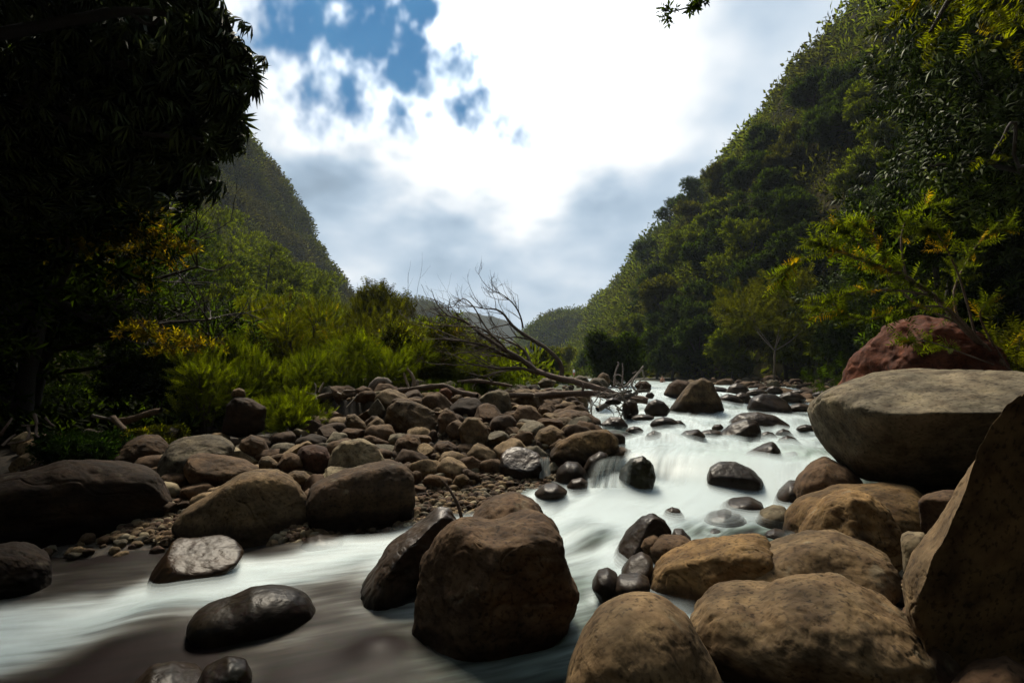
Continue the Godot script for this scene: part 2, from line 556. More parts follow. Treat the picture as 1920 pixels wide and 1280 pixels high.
func foam_at(x: float, d: float, r: Vector4) -> float:
	var u := r.x / r.y
	var str1 := noise_c.get_noise_2d(r.x * 2.2, r.w * 0.55)
	var str2 := noise_c.get_noise_2d(r.x * 7.0 + 40.0, r.w * 1.1)
	var f: float
	if d > 8.2 and r.w < 400.0 and x > 0.0:
		f = 0.86 + 0.42 * noise_c.get_noise_2d(r.x * 1.5, r.w * 0.42) + 0.10 * str1 - 0.25 * smoothstep(0.75, 1.0, absf(u))
		var lp := ledge_phase(r)
		f -= smoothstep(26.0, 14.0, d) * (0.42 + 0.4 * noise_b.get_noise_2d(r.x * 0.7, r.w * 0.3)) * smoothstep(0.35, 0.97, lp) * (1.0 - smoothstep(0.97, 1.0, lp) * 0.4)
		f = lerpf(f, 0.62 + 0.4 * str1, smoothstep(25.0, 60.0, d))
	else:
		# below the fall the white water spreads, then thins out into a band that swings left
		var run := r.w
		var x_fade := smoothstep(-1.0, 1.6, x)
		var mid_u := table([-4.5, 0.25, -3.26, 0.12, -2.4, -0.25, -1.4, -0.55, -0.3, -0.5, 0.5, -0.28, 1.5, 0.0], x)
		var wide := table([-4.5, 0.42, -2.4, 0.30, -1.4, 0.30, 0.0, 0.48, 1.5, 0.85], x)
		var band := exp(-pow((u - mid_u + 0.06 * str1) / wide, 2.0))
		f = lerpf(0.78, 1.0, x_fade) * band * (1.0 + 0.22 * str1 + 0.14 * str2)
		f += lerpf(0.13, 0.17, x_fade) + 0.20 * str1 + 0.05 * str2
		f *= 1.0 + 0.16 * noise_c.get_noise_2d(r.x * 11.0 + 9.0, r.w * 0.8)
		var shallow := smoothstep(1.0, 2.2, x) * smoothstep(5.95, 5.3, d)      # clear shallows by the right boulders
		f = lerpf(f, 0.25 + 0.3 * str1, shallow)
		var lip := exp(-pow((d - 7.6) / 0.45, 2.0)) * smoothstep(2.2, 3.0, x)
		f -= 0.25 * lip
		run = 0.0
	# stones under a thin skin of water show through
	for b in [[0.85, 5.05, 0.42, 0.62], [2.75, 9.15, 0.35, 0.25], [-0.85, 3.2, 0.13, 0.35], [1.9, 10.1, 0.45, 0.35], [-2.2, 2.95, 0.5, 0.5], [3.1, 10.1, 0.3, 0.2]]:
		var q: float = Vector2(x - b[0], d - b[1]).length_squared() / (b[2] * b[2])
		if q < 6.0: f -= b[3] * exp(-q)
	# white collars where the current breaks on standing stones
	for k in stream_stones:
		var dx: float = x - k.x
		var dd: float = d - k.y
		if absf(dx) > k.z * 2.2 or absf(dd) > k.z * 2.2: continue
		var q: float = sqrt(dx * dx + dd * dd) / float(k.z)
		f += (0.05 + 0.34 * f) * exp(-pow((q - 1.05) / 0.32, 2.0))
	return clampf(f, 0.0, 1.0)

var stream_stones: Array = []

func make_river():
	var v := PackedVector3Array()
	var col := PackedColorArray()
	var uv := PackedVector2Array()
	var idx := PackedInt32Array()
	for k in foot:
		var rv := river_near(k.x, k.y)
		if absf(rv.x) < rv.y * 1.05 and k.y < 26.0: stream_stones.append(k)
	var across := 150
	var foam := PackedFloat32Array()
	var along := 0
	var run := 4.0
	var total := RS[-1]
	var at_i := 0
	while run < total - 4.0:
		while RS[at_i + 1] < run: at_i += 1
		var t := (run - RS[at_i]) / (RS[at_i + 1] - RS[at_i])
		var p := RV[at_i].lerp(RV[at_i + 1], t)
		var a := Vector2(RV[maxi(at_i - 1, 0)].x, RV[maxi(at_i - 1, 0)].y)
		var b := Vector2(RV[mini(at_i + 2, RV.size() - 1)].x, RV[mini(at_i + 2, RV.size() - 1)].y)
		var ta := (Vector2(RV[at_i + 1].x, RV[at_i + 1].y) - a).lerp(b - Vector2(RV[at_i].x, RV[at_i].y), t).normalized()
		var nn := Vector2(-ta.y, ta.x)
		for k in across + 1:
			var u := (k / float(across) * 2.0 - 1.0) * 1.22
			var x := p.x + nn.x * u * p.z
			var d := p.y + nn.y * u * p.z
			var r := Vector4(u * p.z, p.z, p.w, run)
			var f := foam_at(x, d, r)
			foam.append(f)
			v.append(Vector3(x, level(x, d, r), -d))
			var clear := Color(0.0085, 0.0064, 0.0052)
			var green := smoothstep(7.0, 7.3, d) * smoothstep(8.6, 7.7, d) * smoothstep(2.4, 3.2, x) * (1.0 - 0.5 * absf(u))
			var milk := Color(0.565, 0.655, 0.672).lerp(Color(0.29, 0.44, 0.31), green * 0.8)
			var teal := Color(0.105, 0.145, 0.125).lerp(Color(0.10, 0.092, 0.080), smoothstep(0.5, -1.5, x))
			col.append(clear.lerp(teal, smoothstep(0.05, 0.55, f)).lerp(milk, pow(smoothstep(0.22, 1.0, f), 1.15)))
			uv.append(Vector2(u * p.z * 0.9, run * 0.13))
		along += 1
		run += clampf(p.y * 0.0065, 0.024, 0.25) if p.x > -6.0 else 0.12
	var w := across + 1
	for j in along - 1:
		for i in across:
			var a2 := j * w + i
			idx.append_array([a2, a2 + 1, a2 + w, a2 + 1, a2 + w + 1, a2 + w])
	tag(put("river", array_mesh(v, normals_of(v, idx), idx, col, uv), M.water), "silky white mountain stream running down between the boulders", "", "", "structure")
	# the veil of spray that a long exposure sees over the white water: thin sheets a few centimetres apart
	var veils := Node3D.new()
	veils.name = "river_spray"
	add_child(veils)
	tag(veils, "soft veil of spray lying over the white water", "", "", "structure")
	for sheet in 4:
		var v2 := PackedVector3Array()
		var n2 := PackedVector3Array()
		var c2 := PackedColorArray()
		var i2 := PackedInt32Array()
		var w2 := across / 2 + 1
		var rows2 := 0
		for j in range(0, along, 2):
			if -v[j * w].z > 24.0 or v[j * w + across].x < -7.0: continue
			for i in range(0, across + 1, 2):
				var q := j * w + i
				v2.append(v[q] + Vector3(0, 0.018 + 0.022 * sheet, 0))
				n2.append(Vector3.UP)
				c2.append(Color(0.575, 0.66, 0.678, smoothstep(0.40, 0.95, foam[q]) * (0.34 - 0.05 * sheet) * lerpf(1.0, 0.68, smoothstep(7.6, 9.0, -v[q].z))))
			rows2 += 1
		for j in rows2 - 1:
			for i in w2 - 1:
				var a3 := j * w2 + i
				i2.append_array([a3, a3 + 1, a3 + w2, a3 + 1, a3 + w2 + 1, a3 + w2])
		put("spray_sheet", array_mesh(v2, n2, i2, c2), M.veil, veils)
	# thin strands that fall clear of the stone at the lip
	var st := begin()
	var rr := RandomNumberGenerator.new()
	rr.seed = 77
	for k in 40:
		var f0 := k / 39.0
		var top := at(1128 + 62 * f0 + rr.randf_range(-2, 2), 862 - 8 * sin(f0 * PI), 7.12 - 0.1 * f0)
		var foot_p := at(1106 + 70 * f0 + rr.randf_range(-4, 4), 915, 6.82)
		var wd := rr.randf_range(0.010, 0.060) * (1.3 - 0.6 * f0)
		var strong := rr.randf_range(0.10, 0.55) * (1.0 - 0.55 * f0)
		strand(st, top, foot_p, wd, strong)
	for k in 12:
		var f0 := k / 11.0
		strand(st, at(1014 + 16 * f0, 856 + rr.randf_range(-2, 2), 7.85), at(1012 + 20 * f0, 900, 7.7), rr.randf_range(0.008, 0.02), rr.randf_range(0.3, 0.8))
	tag(put("waterfall", st.commit(), M.veil), "thin white strands of water falling over the lip of the stream", "", "", "structure")

func strand(st: SurfaceTool, top: Vector3, low: Vector3, wd: float, strong: float):
	var last := Vector3.ZERO
	for i in 9:
		var t := i / 8.0
		var p := top.lerp(low, pow(t, 0.75))
		p.y = lerpf(top.y, low.y, t * t * 0.6 + t * 0.4)
		if i > 0:
			var a := strong * smoothstep(0.0, 0.25, t)
			var a0 := strong * smoothstep(0.0, 0.25, t - 0.125)
			var wv := Vector3(wd, 0, 0)
			var back := Vector3(0, 0, -wd * 0.6)
			for side in [-1.0, 1.0]:
				for c in [[last, a0], [last + wv * side + back, 0.0], [p, a], [p, a], [last + wv * side + back, 0.0], [p + wv * side + back, 0.0]]:
					st.set_color(Color(0.62, 0.68, 0.67, c[1]))
					st.set_normal(Vector3(0.3 * side, 0.35, 0.9).normalized())
					st.add_vertex(c[0])
		last = p

# ---------------------------------------------------------------- boulders
func unit_sphere(n: int) -> Array:     # a cube blown up to a ball: directions and triangles, corners shared
	if sphere_cache.has(n): return sphere_cache[n]
	var seen := {}
	var v := PackedVector3Array()
	var idx := PackedInt32Array()
	for f in 6:
		var ids: Array = []
		for j in n + 1:
			for i in n + 1:
				var a := tan((i / float(n) * 2.0 - 1.0) * PI / 4.0)
				var b := tan((j / float(n) * 2.0 - 1.0) * PI / 4.0)
				var p: Vector3 = [Vector3(1, b, -a), Vector3(-1, b, a), Vector3(a, 1, -b), Vector3(a, -1, b), Vector3(a, b, 1), Vector3(-a, b, -1)][f]
				p = p.normalized()
				var key := Vector3i((p * 20000.0).round())
				if not seen.has(key):
					seen[key] = v.size()
					v.append(p)
				ids.append(seen[key])
		for j in n:
			for i in n:
				var q := j * (n + 1) + i
				idx.append_array([ids[q], ids[q + n + 1], ids[q + 1], ids[q + 1], ids[q + n + 1], ids[q + n + 2]])
	sphere_cache[n] = [v, idx]
	return sphere_cache[n]

const TAN := Color(0.37, 0.272, 0.165)
const OCHRE := Color(0.39, 0.262, 0.128)
const BROWN := Color(0.225, 0.150, 0.094)
const UMBER := Color(0.120, 0.078, 0.051)
const GREY := Color(0.36, 0.325, 0.25)
const PALE := Color(0.47, 0.41, 0.29)
const WET := Color(0.060, 0.046, 0.037)
const RED := Color(0.255, 0.090, 0.052)

# One boulder. outline: its silhouette as [x, y, x, y ...] in the photograph's pixels, seen at distance d; deep: half its depth in metres.
# planes: flat faces, each [nx, ny, nz, h] with the boulder scaled to a unit ball (x right, y up, z towards the viewer).
func rock(label: String, outline: Array, d: float, deep: float, tint: Color, o := {}) -> MeshInstance3D:
	var lo := Vector2(1e9, 1e9)
	var hi := -lo
	for k in range(0, outline.size(), 2):
		var p := Vector2(outline[k], outline[k + 1])
		lo = lo.min(p)
		hi = hi.max(p)
	var mid := (lo + hi) / 2.0
	var c := at(mid.x, mid.y, d)
	var ray := Vector3(c.x, 0, c.z).normalized()
	var right := Vector3(-ray.z, 0, ray.x)
	# silhouette in the upright plane through the centre that faces the viewer, in metres
	var poly := PackedVector2Array()
	var sink: float = o.get("sink", 0.28)
	for k in range(0, outline.size(), 2):
		var r := Vector3((outline[k] - 960.0) / F, (HY - outline[k + 1]) / F, -1.0)
		var t := Vector3(c.x, 0, c.z).dot(ray) / r.dot(ray)
		var w := r * t + Vector3(0, EYE, 0) - c
		poly.append(Vector2(w.dot(right), w.y))
	var hh := 0.0
	for p in poly: hh = maxf(hh, absf(p.y))
	for k in poly.size():
		if poly[k].y < 0.0: poly[k].y *= 1.0 + sink * smoothstep(0.1, 0.7, -poly[k].y / hh)
	var reach := PackedFloat32Array()
	var steps_n := 180
	for k in steps_n:
		var a := TAU * k / steps_n
		var dir := Vector2(cos(a), sin(a))
		var far := 0.0
		for j in poly.size():
			var hit = Geometry2D.segment_intersects_segment(Vector2.ZERO, dir * 50.0, poly[j], poly[(j + 1) % poly.size()])
			if hit != null: far = maxf(far, (hit as Vector2).length())
		reach.append(maxf(far, 0.02))
	for pass_n in 2:
		var soft := reach.duplicate()
		for k in steps_n: soft[k] = (reach[(k + steps_n - 2) % steps_n] + reach[(k + steps_n - 1) % steps_n] * 2.0 + reach[k] * 3.0 + reach[(k + 1) % steps_n] * 2.0 + reach[(k + 2) % steps_n]) / 9.0
		reach = soft
	var half := Vector3(0.01, 0.01, deep)
	for k in steps_n:
		half.x = maxf(half.x, absf(reach[k] * cos(TAU * k / steps_n)))
		half.y = maxf(half.y, absf(reach[k] * sin(TAU * k / steps_n)))
	var size := (half.x + half.y + half.z) / 3.0
	var px := half.x * 2.0 / d * F
	var n: int = o.get("n", clampi(int(px / 6.0), 10, 56))
	var e: float = o.get("box", 2.5)
	var soft: float = o.get("soft", 18.0)
	var planes: Array = o.get("planes", [])
	var rough: float = o.get("rough", 1.0) * (0.62 if o.get("mat", "rock") == "wet_rock" else 1.0)
	var seed_ := float(hash(label + str(outline[0])) % 1000)
	var ball: Array = unit_sphere(n)
	var v := PackedVector3Array()
	var basis_ := Basis(right, Vector3.UP, -ray)
	for u in (ball[0] as PackedVector3Array):
		var rho := sqrt(u.x * u.x + u.y * u.y)
		var a := fposmod(atan2(u.y, u.x), TAU) / TAU * steps_n
		var i := int(a) % steps_n
		var r0 := lerpf(reach[i], reach[(i + 1) % steps_n], a - floorf(a))
		var k := pow(pow(rho, e) + pow(absf(u.z), e), -1.0 / e)
		var p := Vector3(0, 0, u.z * k * deep)
		if rho > 1e-5:
			p.x = u.x * k * r0
			p.y = u.y * k * r0
		var q := p / half
		for pl in planes:
			var nv := Vector3(pl[0], pl[1], pl[2]).normalized()
			var over := nv.dot(q) - float(pl[3])
			if over > -0.5: q -= nv * (log(1.0 + exp(over * soft)) / soft) * 0.96
		p = q * half
		# worn lumps, then chips and ledges
		var s := p / size
		var l1 := noise_a.get_noise_3d(s.x * 0.95 + seed_, s.y * 0.95, s.z * 0.95)
		var l2 := noise_b.get_noise_3d(s.x * 2.3, s.y * 2.6 + seed_, s.z * 2.3)
		var cr := 1.0 - absf(noise_b.get_noise_3d(s.x * 1.5, s.y * 1.9, s.z * 1.5 + seed_))
		var l3 := noise_c.get_noise_3d(s.x * 3.6 + seed_, s.y * 3.6, s.z * 3.6)
		var cr2 := 1.0 - absf(noise_a.get_noise_3d(s.x * 3.1 + seed_, s.y * 4.0, s.z * 3.1))
		var edge := 0.45 + 0.55 * absf(u.z)
		var push := (0.070 * l1 * edge + 0.040 * l2 * edge + 0.042 * l3 - 0.022 * smoothstep(0.94, 1.0, cr2) * smoothstep(-0.05, 0.4, l2) - 0.035 * smoothstep(0.93, 1.0, cr) * smoothstep(-0.1, 0.5, l1)) * rough
		p *= 1.0 + push
		v.append(basis_ * p)
	var idx: PackedInt32Array = ball[1]
	var nor := normals_of(v, idx)
	# colour: stone tint, bands and blotches, and the dark wet foot of stones that stand in the stream
	var col := PackedColorArray()
	var rv := river_near(c.x, d)
	var water: float = o.get("water", rv.z if absf(rv.x) < rv.y + 0.55 and o.get("mat", "rock") == "rock" else -9.0)
	for k in v.size():
		var w := v[k] + c
		var b1 := noise_c.get_noise_3d(w.x * 1.7 + seed_, w.y * 2.6, w.z * 1.7)
		var b2 := noise_c.get_noise_3d(w.x * 6.0, w.y * 7.0, w.z * 6.0 + seed_)
		var t := tint * 0.45 * (1.0 + 0.60 * b1 + 0.30 * b2)
		t = t.lerp(Color(t.r * 1.03, t.g * 0.90, t.b * 0.76), clampf(0.5 + b1 * 1.4, 0, 1) * 0.4)
		# pale crusts of lichen on the upper faces, old silt lines
		var li := smoothstep(0.30, 0.55, noise_c.get_noise_3d(w.x * 4.3 + 50.0, w.y * 4.3, w.z * 4.3)) * smoothstep(0.0, 0.7, nor[k].y) * smoothstep(-0.1, 0.25, b1)
		t = t.lerp(Color(0.20, 0.19, 0.145), li * (0.5 if o.get("mat", "rock") == "rock" else 0.0))
		if water > -5.0:
			var wet := smoothstep(0.10, 0.0, w.y - water - 0.05 - 0.07 * b2 - 0.05 * b1)
			t = t.lerp(Color(t.r * 0.30, t.g * 0.28, t.b * 0.28), wet)
		col.append(Color(t.r, t.g, t.b))
	var m := put(o.get("called", "boulder"), array_mesh(v, nor, idx, col), M[o.get("mat", "rock")])
	m.position = c
	tag(m, label, o.get("cat", "boulder"), o.get("group", ""))
	foot.append(Vector3(c.x, d, maxf(half.x, 0.1)))
	return m

func make_boulders():
	var wet := {"mat": "wet_rock", "group": "wet stones in the stream"}
	# --- right bank, from the far red one to the near slab
	rock("rounded rust red boulder behind the big balanced boulder, under the willow", [1560, 730, 1590, 690, 1600, 668, 1628, 645, 1660, 615, 1690, 600, 1730, 592, 1780, 600, 1830, 625, 1875, 650, 1895, 690, 1890, 740, 1700, 760], 9.6, 1.1, RED, {"planes": [[-0.7, 0.3, 0.6, 0.72]], "rough": 1.5, "n": 48})
	rock("huge boulder balanced on the right bank, pale flat top and dark undercut front", [1499, 790, 1503, 765, 1540, 735, 1590, 710, 1640, 692, 1680, 682, 1730, 680, 1805, 683, 1920, 690, 2020, 715, 2060, 800, 2010, 880, 1900, 912, 1800, 922, 1700, 919, 1620, 910, 1590, 900, 1550, 870, 1520, 835, 1503, 812], 5.35, 1.15, GREY, {"planes": [[-0.03, 0.86, 0.50, 0.60], [0.24, -0.58, 0.78, 0.42], [-0.74, -0.25, 0.62, 0.66]], "soft": 9.0, "sink": 0.0, "rough": 0.7, "n": 72, "box": 2.9})
	rock("tall leaning slab closest on the right, lit narrow edge and black face", [1925, 742, 1880, 800, 1840, 852, 1790, 925, 1762, 978, 1735, 1003, 1707, 1040, 1694, 1085, 1706, 1135, 1740, 1185, 1782, 1262, 1800, 1340, 1960, 1430, 2110, 1330, 2130, 1000, 2080, 830, 1990, 745], 2.62, 0.55, TAN, {"planes": [[0.72, -0.30, 0.60, -0.08], [-0.78, 0.45, 0.42, 0.95]], "soft": 13.0, "sink": 0.1, "rough": 0.62, "n": 84, "box": 2.6})
	rock("large rough ochre boulder under the balanced boulder, behind the pitted one", [1470, 990, 1475, 958, 1500, 933, 1560, 915, 1650, 910, 1720, 918, 1760, 950, 1750, 1010, 1690, 1040, 1560, 1040, 1485, 1020], 5.1, 0.62, OCHRE * 0.72, {"rough": 0.9})
	rock("brown boulder tucked under the left end of the balanced boulder", [1487, 915, 1495, 893, 1520, 868, 1545, 858, 1590, 875, 1620, 905, 1600, 940, 1540, 945, 1495, 935], 6.1, 0.5, BROWN, {"rough": 1.1, "water": 0.2})
	rock("wet slanting boulder at the water below the balanced boulder", [1446, 940, 1460, 920, 1480, 902, 1494, 903, 1520, 925, 1500, 950, 1475, 955, 1450, 950], 6.4, 0.35, WET * 1.5, wet)
	rock("rough ochre boulder with a split top below the balanced boulder", [1502, 995, 1515, 968, 1550, 935, 1590, 921, 1630, 930, 1665, 960, 1690, 1000, 1697, 1040, 1690, 1075, 1600, 1080, 1520, 1050], 4.35, 0.5, OCHRE, {"planes": [[0.55, 0.30, 0.75, 0.62], [-0.45, 0.35, 0.80, 0.66]], "rough": 1.35, "n": 50})
	rock("small brown boulder wedged between the slab and the ochre boulders", [1722, 940, 1735, 928, 1770, 920, 1800, 922, 1800, 975, 1760, 1000, 1728, 985], 3.95, 0.22, BROWN, {"planes": [[-0.3, -0.2, 0.9, 0.55]]})
	rock("small pale squared stone lodged beside the leaning slab", [1689, 1005, 1700, 998, 1735, 999, 1745, 1030, 1725, 1075, 1695, 1065], 3.35, 0.14, PALE * 0.9, {"rough": 0.6})
	rock("grey brown boulder with a dark crack across its flat top, right bank", [1380, 1078, 1384, 1055, 1420, 1035, 1470, 1019, 1520, 1009, 1570, 1008, 1620, 1025, 1665, 1046, 1684, 1072, 1682, 1110, 1600, 1130, 1480, 1135, 1400, 1115], 3.75, 0.52, TAN * 0.82, {"planes": [[0.05, 0.55, 0.83, 0.70]], "rough": 0.75, "n": 56})
	rock("long ochre boulder at the water, low and furrowed, right bank", [1217, 1097, 1225, 1065, 1250, 1045, 1310, 1028, 1370, 1015, 1420, 1014, 1447, 1028, 1460, 1070, 1430, 1120, 1360, 1160, 1290, 1165, 1240, 1130], 4.0, 0.55, OCHRE, {"planes": [[-0.15, 0.25, 0.95, 0.60]], "rough": 1.15, "n": 56, "water": 0.05})
	rock("broad lumpy brown boulder in front on the right bank, widest of the near ones", [1292, 1160, 1302, 1130, 1345, 1105, 1380, 1106, 1425, 1113, 1455, 1098, 1520, 1094, 1580, 1099, 1630, 1120, 1680, 1150, 1720, 1187, 1755, 1228, 1785, 1300, 1700, 1380, 1500, 1390, 1380, 1330, 1325, 1240], 3.0, 0.55, TAN * 0.86, {"planes": [[0.1, -0.35, 0.93, 0.72]], "rough": 0.85, "n": 70})
	rock("smooth round tan boulder with small pits at the lower edge, by the stream", [1058, 1300, 1068, 1240, 1090, 1185, 1120, 1148, 1165, 1127, 1210, 1122, 1252, 1135, 1292, 1167, 1325, 1225, 1360, 1290, 1340, 1380, 1200, 1400, 1080, 1380], 2.78, 0.42, TAN, {"rough": 0.40, "n": 64, "box": 2.2, "water": 0.0})
	rock("pale tan boulder with dark pockmarks at the water edge, right bank", [1408, 985, 1425, 960, 1450, 949, 1472, 953, 1490, 985, 1480, 1010, 1430, 1000], 5.7, 0.3, PALE * 0.8, {"rough": 0.7, "water": 0.1})
	rock("low dark stone between the lumpy boulder and the leaning slab", [1690, 1150, 1710, 1130, 1750, 1140, 1775, 1200, 1760, 1240, 1710, 1200], 3.0, 0.16, BROWN)
	rock("dark stone deep in the gap under the leaning slab", [1640, 1240, 1690, 1205, 1760, 1200, 1800, 1250, 1810, 1320, 1700, 1340], 2.75, 0.22, UMBER)
	rock("brown stone at the lower right corner beneath the leaning slab", [1780, 1290, 1820, 1250, 1890, 1240, 1950, 1280, 1960, 1360, 1800, 1360], 2.35, 0.2, UMBER * 1.2)
	# --- stones on the near edge of the pool
	rock("wet faceted black stone washed by the overflow, glinting top", [1142, 1045, 1170, 1005, 1203, 976, 1225, 969, 1250, 980, 1262, 998, 1258, 1030, 1230, 1050, 1200, 1065, 1165, 1065], 4.72, 0.34, WET * 1.3, wet.merged({"planes": [[-0.5, 0.7, 0.5, 0.45], [0.5, 0.3, 0.8, 0.5]], "rough": 1.6, "n": 34}))
	rock("thin wet shard of stone behind the double brown stones", [1256, 1010, 1265, 993, 1280, 993, 1297, 1012, 1290, 1025, 1265, 1022], 4.85, 0.14, WET * 1.2, wet)
	rock("brown double lobed stone beside the glinting black stone", [1215, 1036, 1217, 1018, 1240, 1007, 1280, 1008, 1300, 1018, 1303, 1032, 1270, 1050, 1235, 1055], 4.48, 0.2, BROWN * 1.1, {"rough": 1.2, "water": 0.0})
	rock("small brown knob leaning on the double lobed stone", [1200, 1022, 1208, 1009, 1228, 1004, 1240, 1012, 1235, 1030, 1215, 1038], 4.55, 0.11, BROWN, {"water": 0.0})
	rock("wet dark stone below the double lobed stone", [1164, 1070, 1180, 1050, 1205, 1039, 1222, 1050, 1227, 1075, 1200, 1090, 1175, 1085], 4.18, 0.2, WET * 1.7, wet.merged({"planes": [[-0.2, 0.75, 0.6, 0.55]]}))
	rock("dark wet stone lowest at the water beside the furrowed boulder", [1109, 1095, 1120, 1075, 1140, 1069, 1158, 1080, 1163, 1105, 1145, 1120, 1125, 1117], 3.9, 0.17, WET * 1.2, wet)
	rock("dark wet oblong stone touching the furrowed boulder", [1148, 1097, 1160, 1082, 1200, 1079, 1218, 1088, 1219, 1112, 1190, 1124, 1160, 1120], 3.82, 0.16, WET * 1.3, wet)
	rock("tiny brown stone above the smooth tan boulder", [1157, 1123, 1168, 1114, 1182, 1114, 1191, 1122, 1185, 1132, 1163, 1132], 3.75, 0.06, BROWN * 0.8, {"water": 0.0})
	rock("flat wet stone awash in the pool, the upper of two", [1340, 952, 1370, 938, 1410, 935, 1434, 948, 1428, 960, 1380, 962], 6.15, 0.3, WET * 1.2, wet)
	rock("flat wet stone awash in the pool, the lower of two", [1304, 982, 1330, 964, 1360, 959, 1392, 970, 1410, 988, 1370, 998, 1330, 996], 5.75, 0.3, WET * 1.3, wet)
	# --- in the stream
	rock("big centre boulder in the near stream, dark rounded front and tan shoulder", [775, 1080, 782, 1050, 820, 1010, 862, 984, 910, 989, 940, 984, 985, 967, 1020, 969, 1043, 985, 1053, 1010, 1056, 1047, 1071, 1075, 1081, 1105, 1073, 1142, 1047, 1175, 1000, 1215, 940, 1250, 860, 1248, 795, 1228, 780, 1205, 777, 1150], 3.55, 0.58, BROWN * 0.92, {"planes": [[-0.62, 0.34, 0.70, 0.62], [0.25, 0.02, 0.97, 0.62], [0.0, 0.93, 0.30, 0.80]], "rough": 0.95, "n": 76, "water": -0.02})
	rock("pointed boulder showing behind the big centre boulder", [868, 1000, 890, 960, 920, 938, 965, 925, 995, 935, 1015, 955, 1023, 980, 1010, 1040, 900, 1040], 4.35, 0.4, BROWN * 1.05, {"n": 40, "water": 0.05})
	rock("wet slanting boulder to the left of the big centre boulder", [664, 1128, 680, 1095, 725, 1035, 760, 1005, 800, 980, 820, 961, 837, 960, 864, 985, 866, 1020, 840, 1080, 800, 1140, 725, 1145], 4.15, 0.42, UMBER * 0.8, {"mat": "damp_rock", "planes": [[0.45, 0.1, 0.88, 0.55], [-0.3, 0.85, 0.4, 0.6]], "rough": 1.2, "n": 48, "water": 0.0})
	rock("long black wet boulder low in the near stream, shaped like a loaf", [348, 1180, 357, 1160, 380, 1145, 430, 1130, 470, 1111, 510, 1105, 550, 1107, 577, 1119, 595, 1147, 587, 1166, 550, 1190, 480, 1205, 400, 1212, 362, 1200], 3.62, 0.28, WET * 0.75, wet.merged({"rough": 0.55, "n": 50}))
	rock("flat topped wet stone left of the stream, brown rim and grey glint", [266, 1122, 282, 1080, 314, 1035, 325, 1014, 370, 1011, 415, 1006, 440, 1016, 459, 1035, 435, 1056, 390, 1070, 350, 1092, 300, 1118], 4.4, 0.36, UMBER * 0.62, {"mat": "wet_rock", "planes": [[0.12, 0.92, 0.36, 0.60]], "n": 44, "group": "wet stones in the stream"})
	rock("small pitted black stone between the brown boulder and the stream", [553, 1037, 575, 1012, 600, 1006, 642, 1010, 655, 1037, 600, 1052], 5.3, 0.25, WET * 0.9, wet)
	rock("drowned dark stone at the lower edge, the one farther left", [230, 1310, 280, 1262, 320, 1254, 382, 1262, 400, 1310, 320, 1330], 2.95, 0.22, WET * 0.8, wet)
	rock("drowned dark stone at the lower edge, the one farther right", [355, 1310, 380, 1262, 430, 1238, 462, 1242, 474, 1266, 440, 1320], 2.95, 0.16, WET * 0.6, wet)
	rock("tall two tone boulder standing in the upper rapids", [1252, 768, 1275, 740, 1295, 717, 1317, 709, 1335, 716, 1350, 745, 1358, 768, 1330, 786, 1295, 786], 14.6, 0.7, TAN * 0.62, {"water": 0.86, "planes": [[0.35, 0.2, 0.9, 0.7]], "n": 30})
	rock("low brown boulder behind the tall two tone boulder in the rapids", [1243, 738, 1255, 720, 1270, 711, 1292, 716, 1310, 738, 1270, 745], 22.0, 0.8, UMBER * 1.2, {"water": 0.78, "n": 20})
	rock("angular wet boulder in the upper rapids nearest the right bank", [1400, 764, 1408, 746, 1430, 738, 1455, 740, 1475, 752, 1488, 768, 1450, 778, 1415, 778], 14.5, 0.7, WET * 1.2, wet.merged({"planes": [[0.4, 0.6, 0.6, 0.6]], "n": 26}))
	rock("flat wet boulder awash in the rapids, widest there", [1362, 794, 1385, 776, 1420, 772, 1455, 780, 1485, 800, 1460, 812, 1400, 812], 11.2, 0.5, WET * 1.7, wet.merged({"n": 26, "rough": 1.4}))
	rock("wedge shaped wet boulder in front of the flat one in the rapids", [1348, 812, 1370, 795, 1400, 784, 1421, 790, 1428, 810, 1423, 830, 1385, 830], 9.4, 0.4, WET * 1.1, wet.merged({"planes": [[-0.5, 0.6, 0.6, 0.6]], "n": 26}))
	rock("small dark stone alone in the white water of the rapids", [1252, 801, 1262, 789, 1276, 788, 1287, 797, 1284, 806, 1260, 807], 11.0, 0.2, WET, wet)
	rock("low mound of stone breaking the rapids, greenish", [1266, 822, 1285, 808, 1310, 805, 1324, 818, 1312, 828, 1285, 828], 9.4, 0.32, WET * 1.4, wet)
	rock("tiny round stone in the rapids beside the wedge shaped boulder", [1334, 802, 1340, 796, 1352, 795, 1358, 802, 1350, 808, 1338, 808], 10.6, 0.16, WET * 1.5, wet)
	rock("blocky black boulder below the chute, the lower of the pair", [1325, 897, 1330, 878, 1350, 867, 1380, 868, 1410, 880, 1434, 902, 1422, 924, 1380, 932, 1335, 926], 6.95, 0.42, WET, wet.merged({"planes": [[0.0, 0.75, 0.6, 0.62], [0.0, -0.1, 1.0, 0.65]], "n": 34}))
	rock("angular black boulder beside the chute, the upper of the pair", [1380, 874, 1400, 850, 1430, 834, 1450, 829, 1464, 845, 1469, 872, 1458, 900, 1425, 904], 7.6, 0.42, WET * 1.15, wet.merged({"planes": [[-0.55, 0.6, 0.55, 0.55]], "n": 34}))
	rock("mossy dark block at the lip of the fall, half veiled by strands", [1160, 915, 1163, 880, 1182, 860, 1206, 855, 1224, 868, 1230, 894, 1220, 922, 1180, 924], 7.12, 0.26, Color(0.060, 0.058, 0.032), wet.merged({"rough": 1.8, "n": 28, "box": 2.2}))
	rock("small wet stone between the chute and the balanced boulder", [1464, 868, 1472, 850, 1490, 846, 1505, 858, 1500, 880, 1475, 885], 7.6, 0.2, WET, wet)
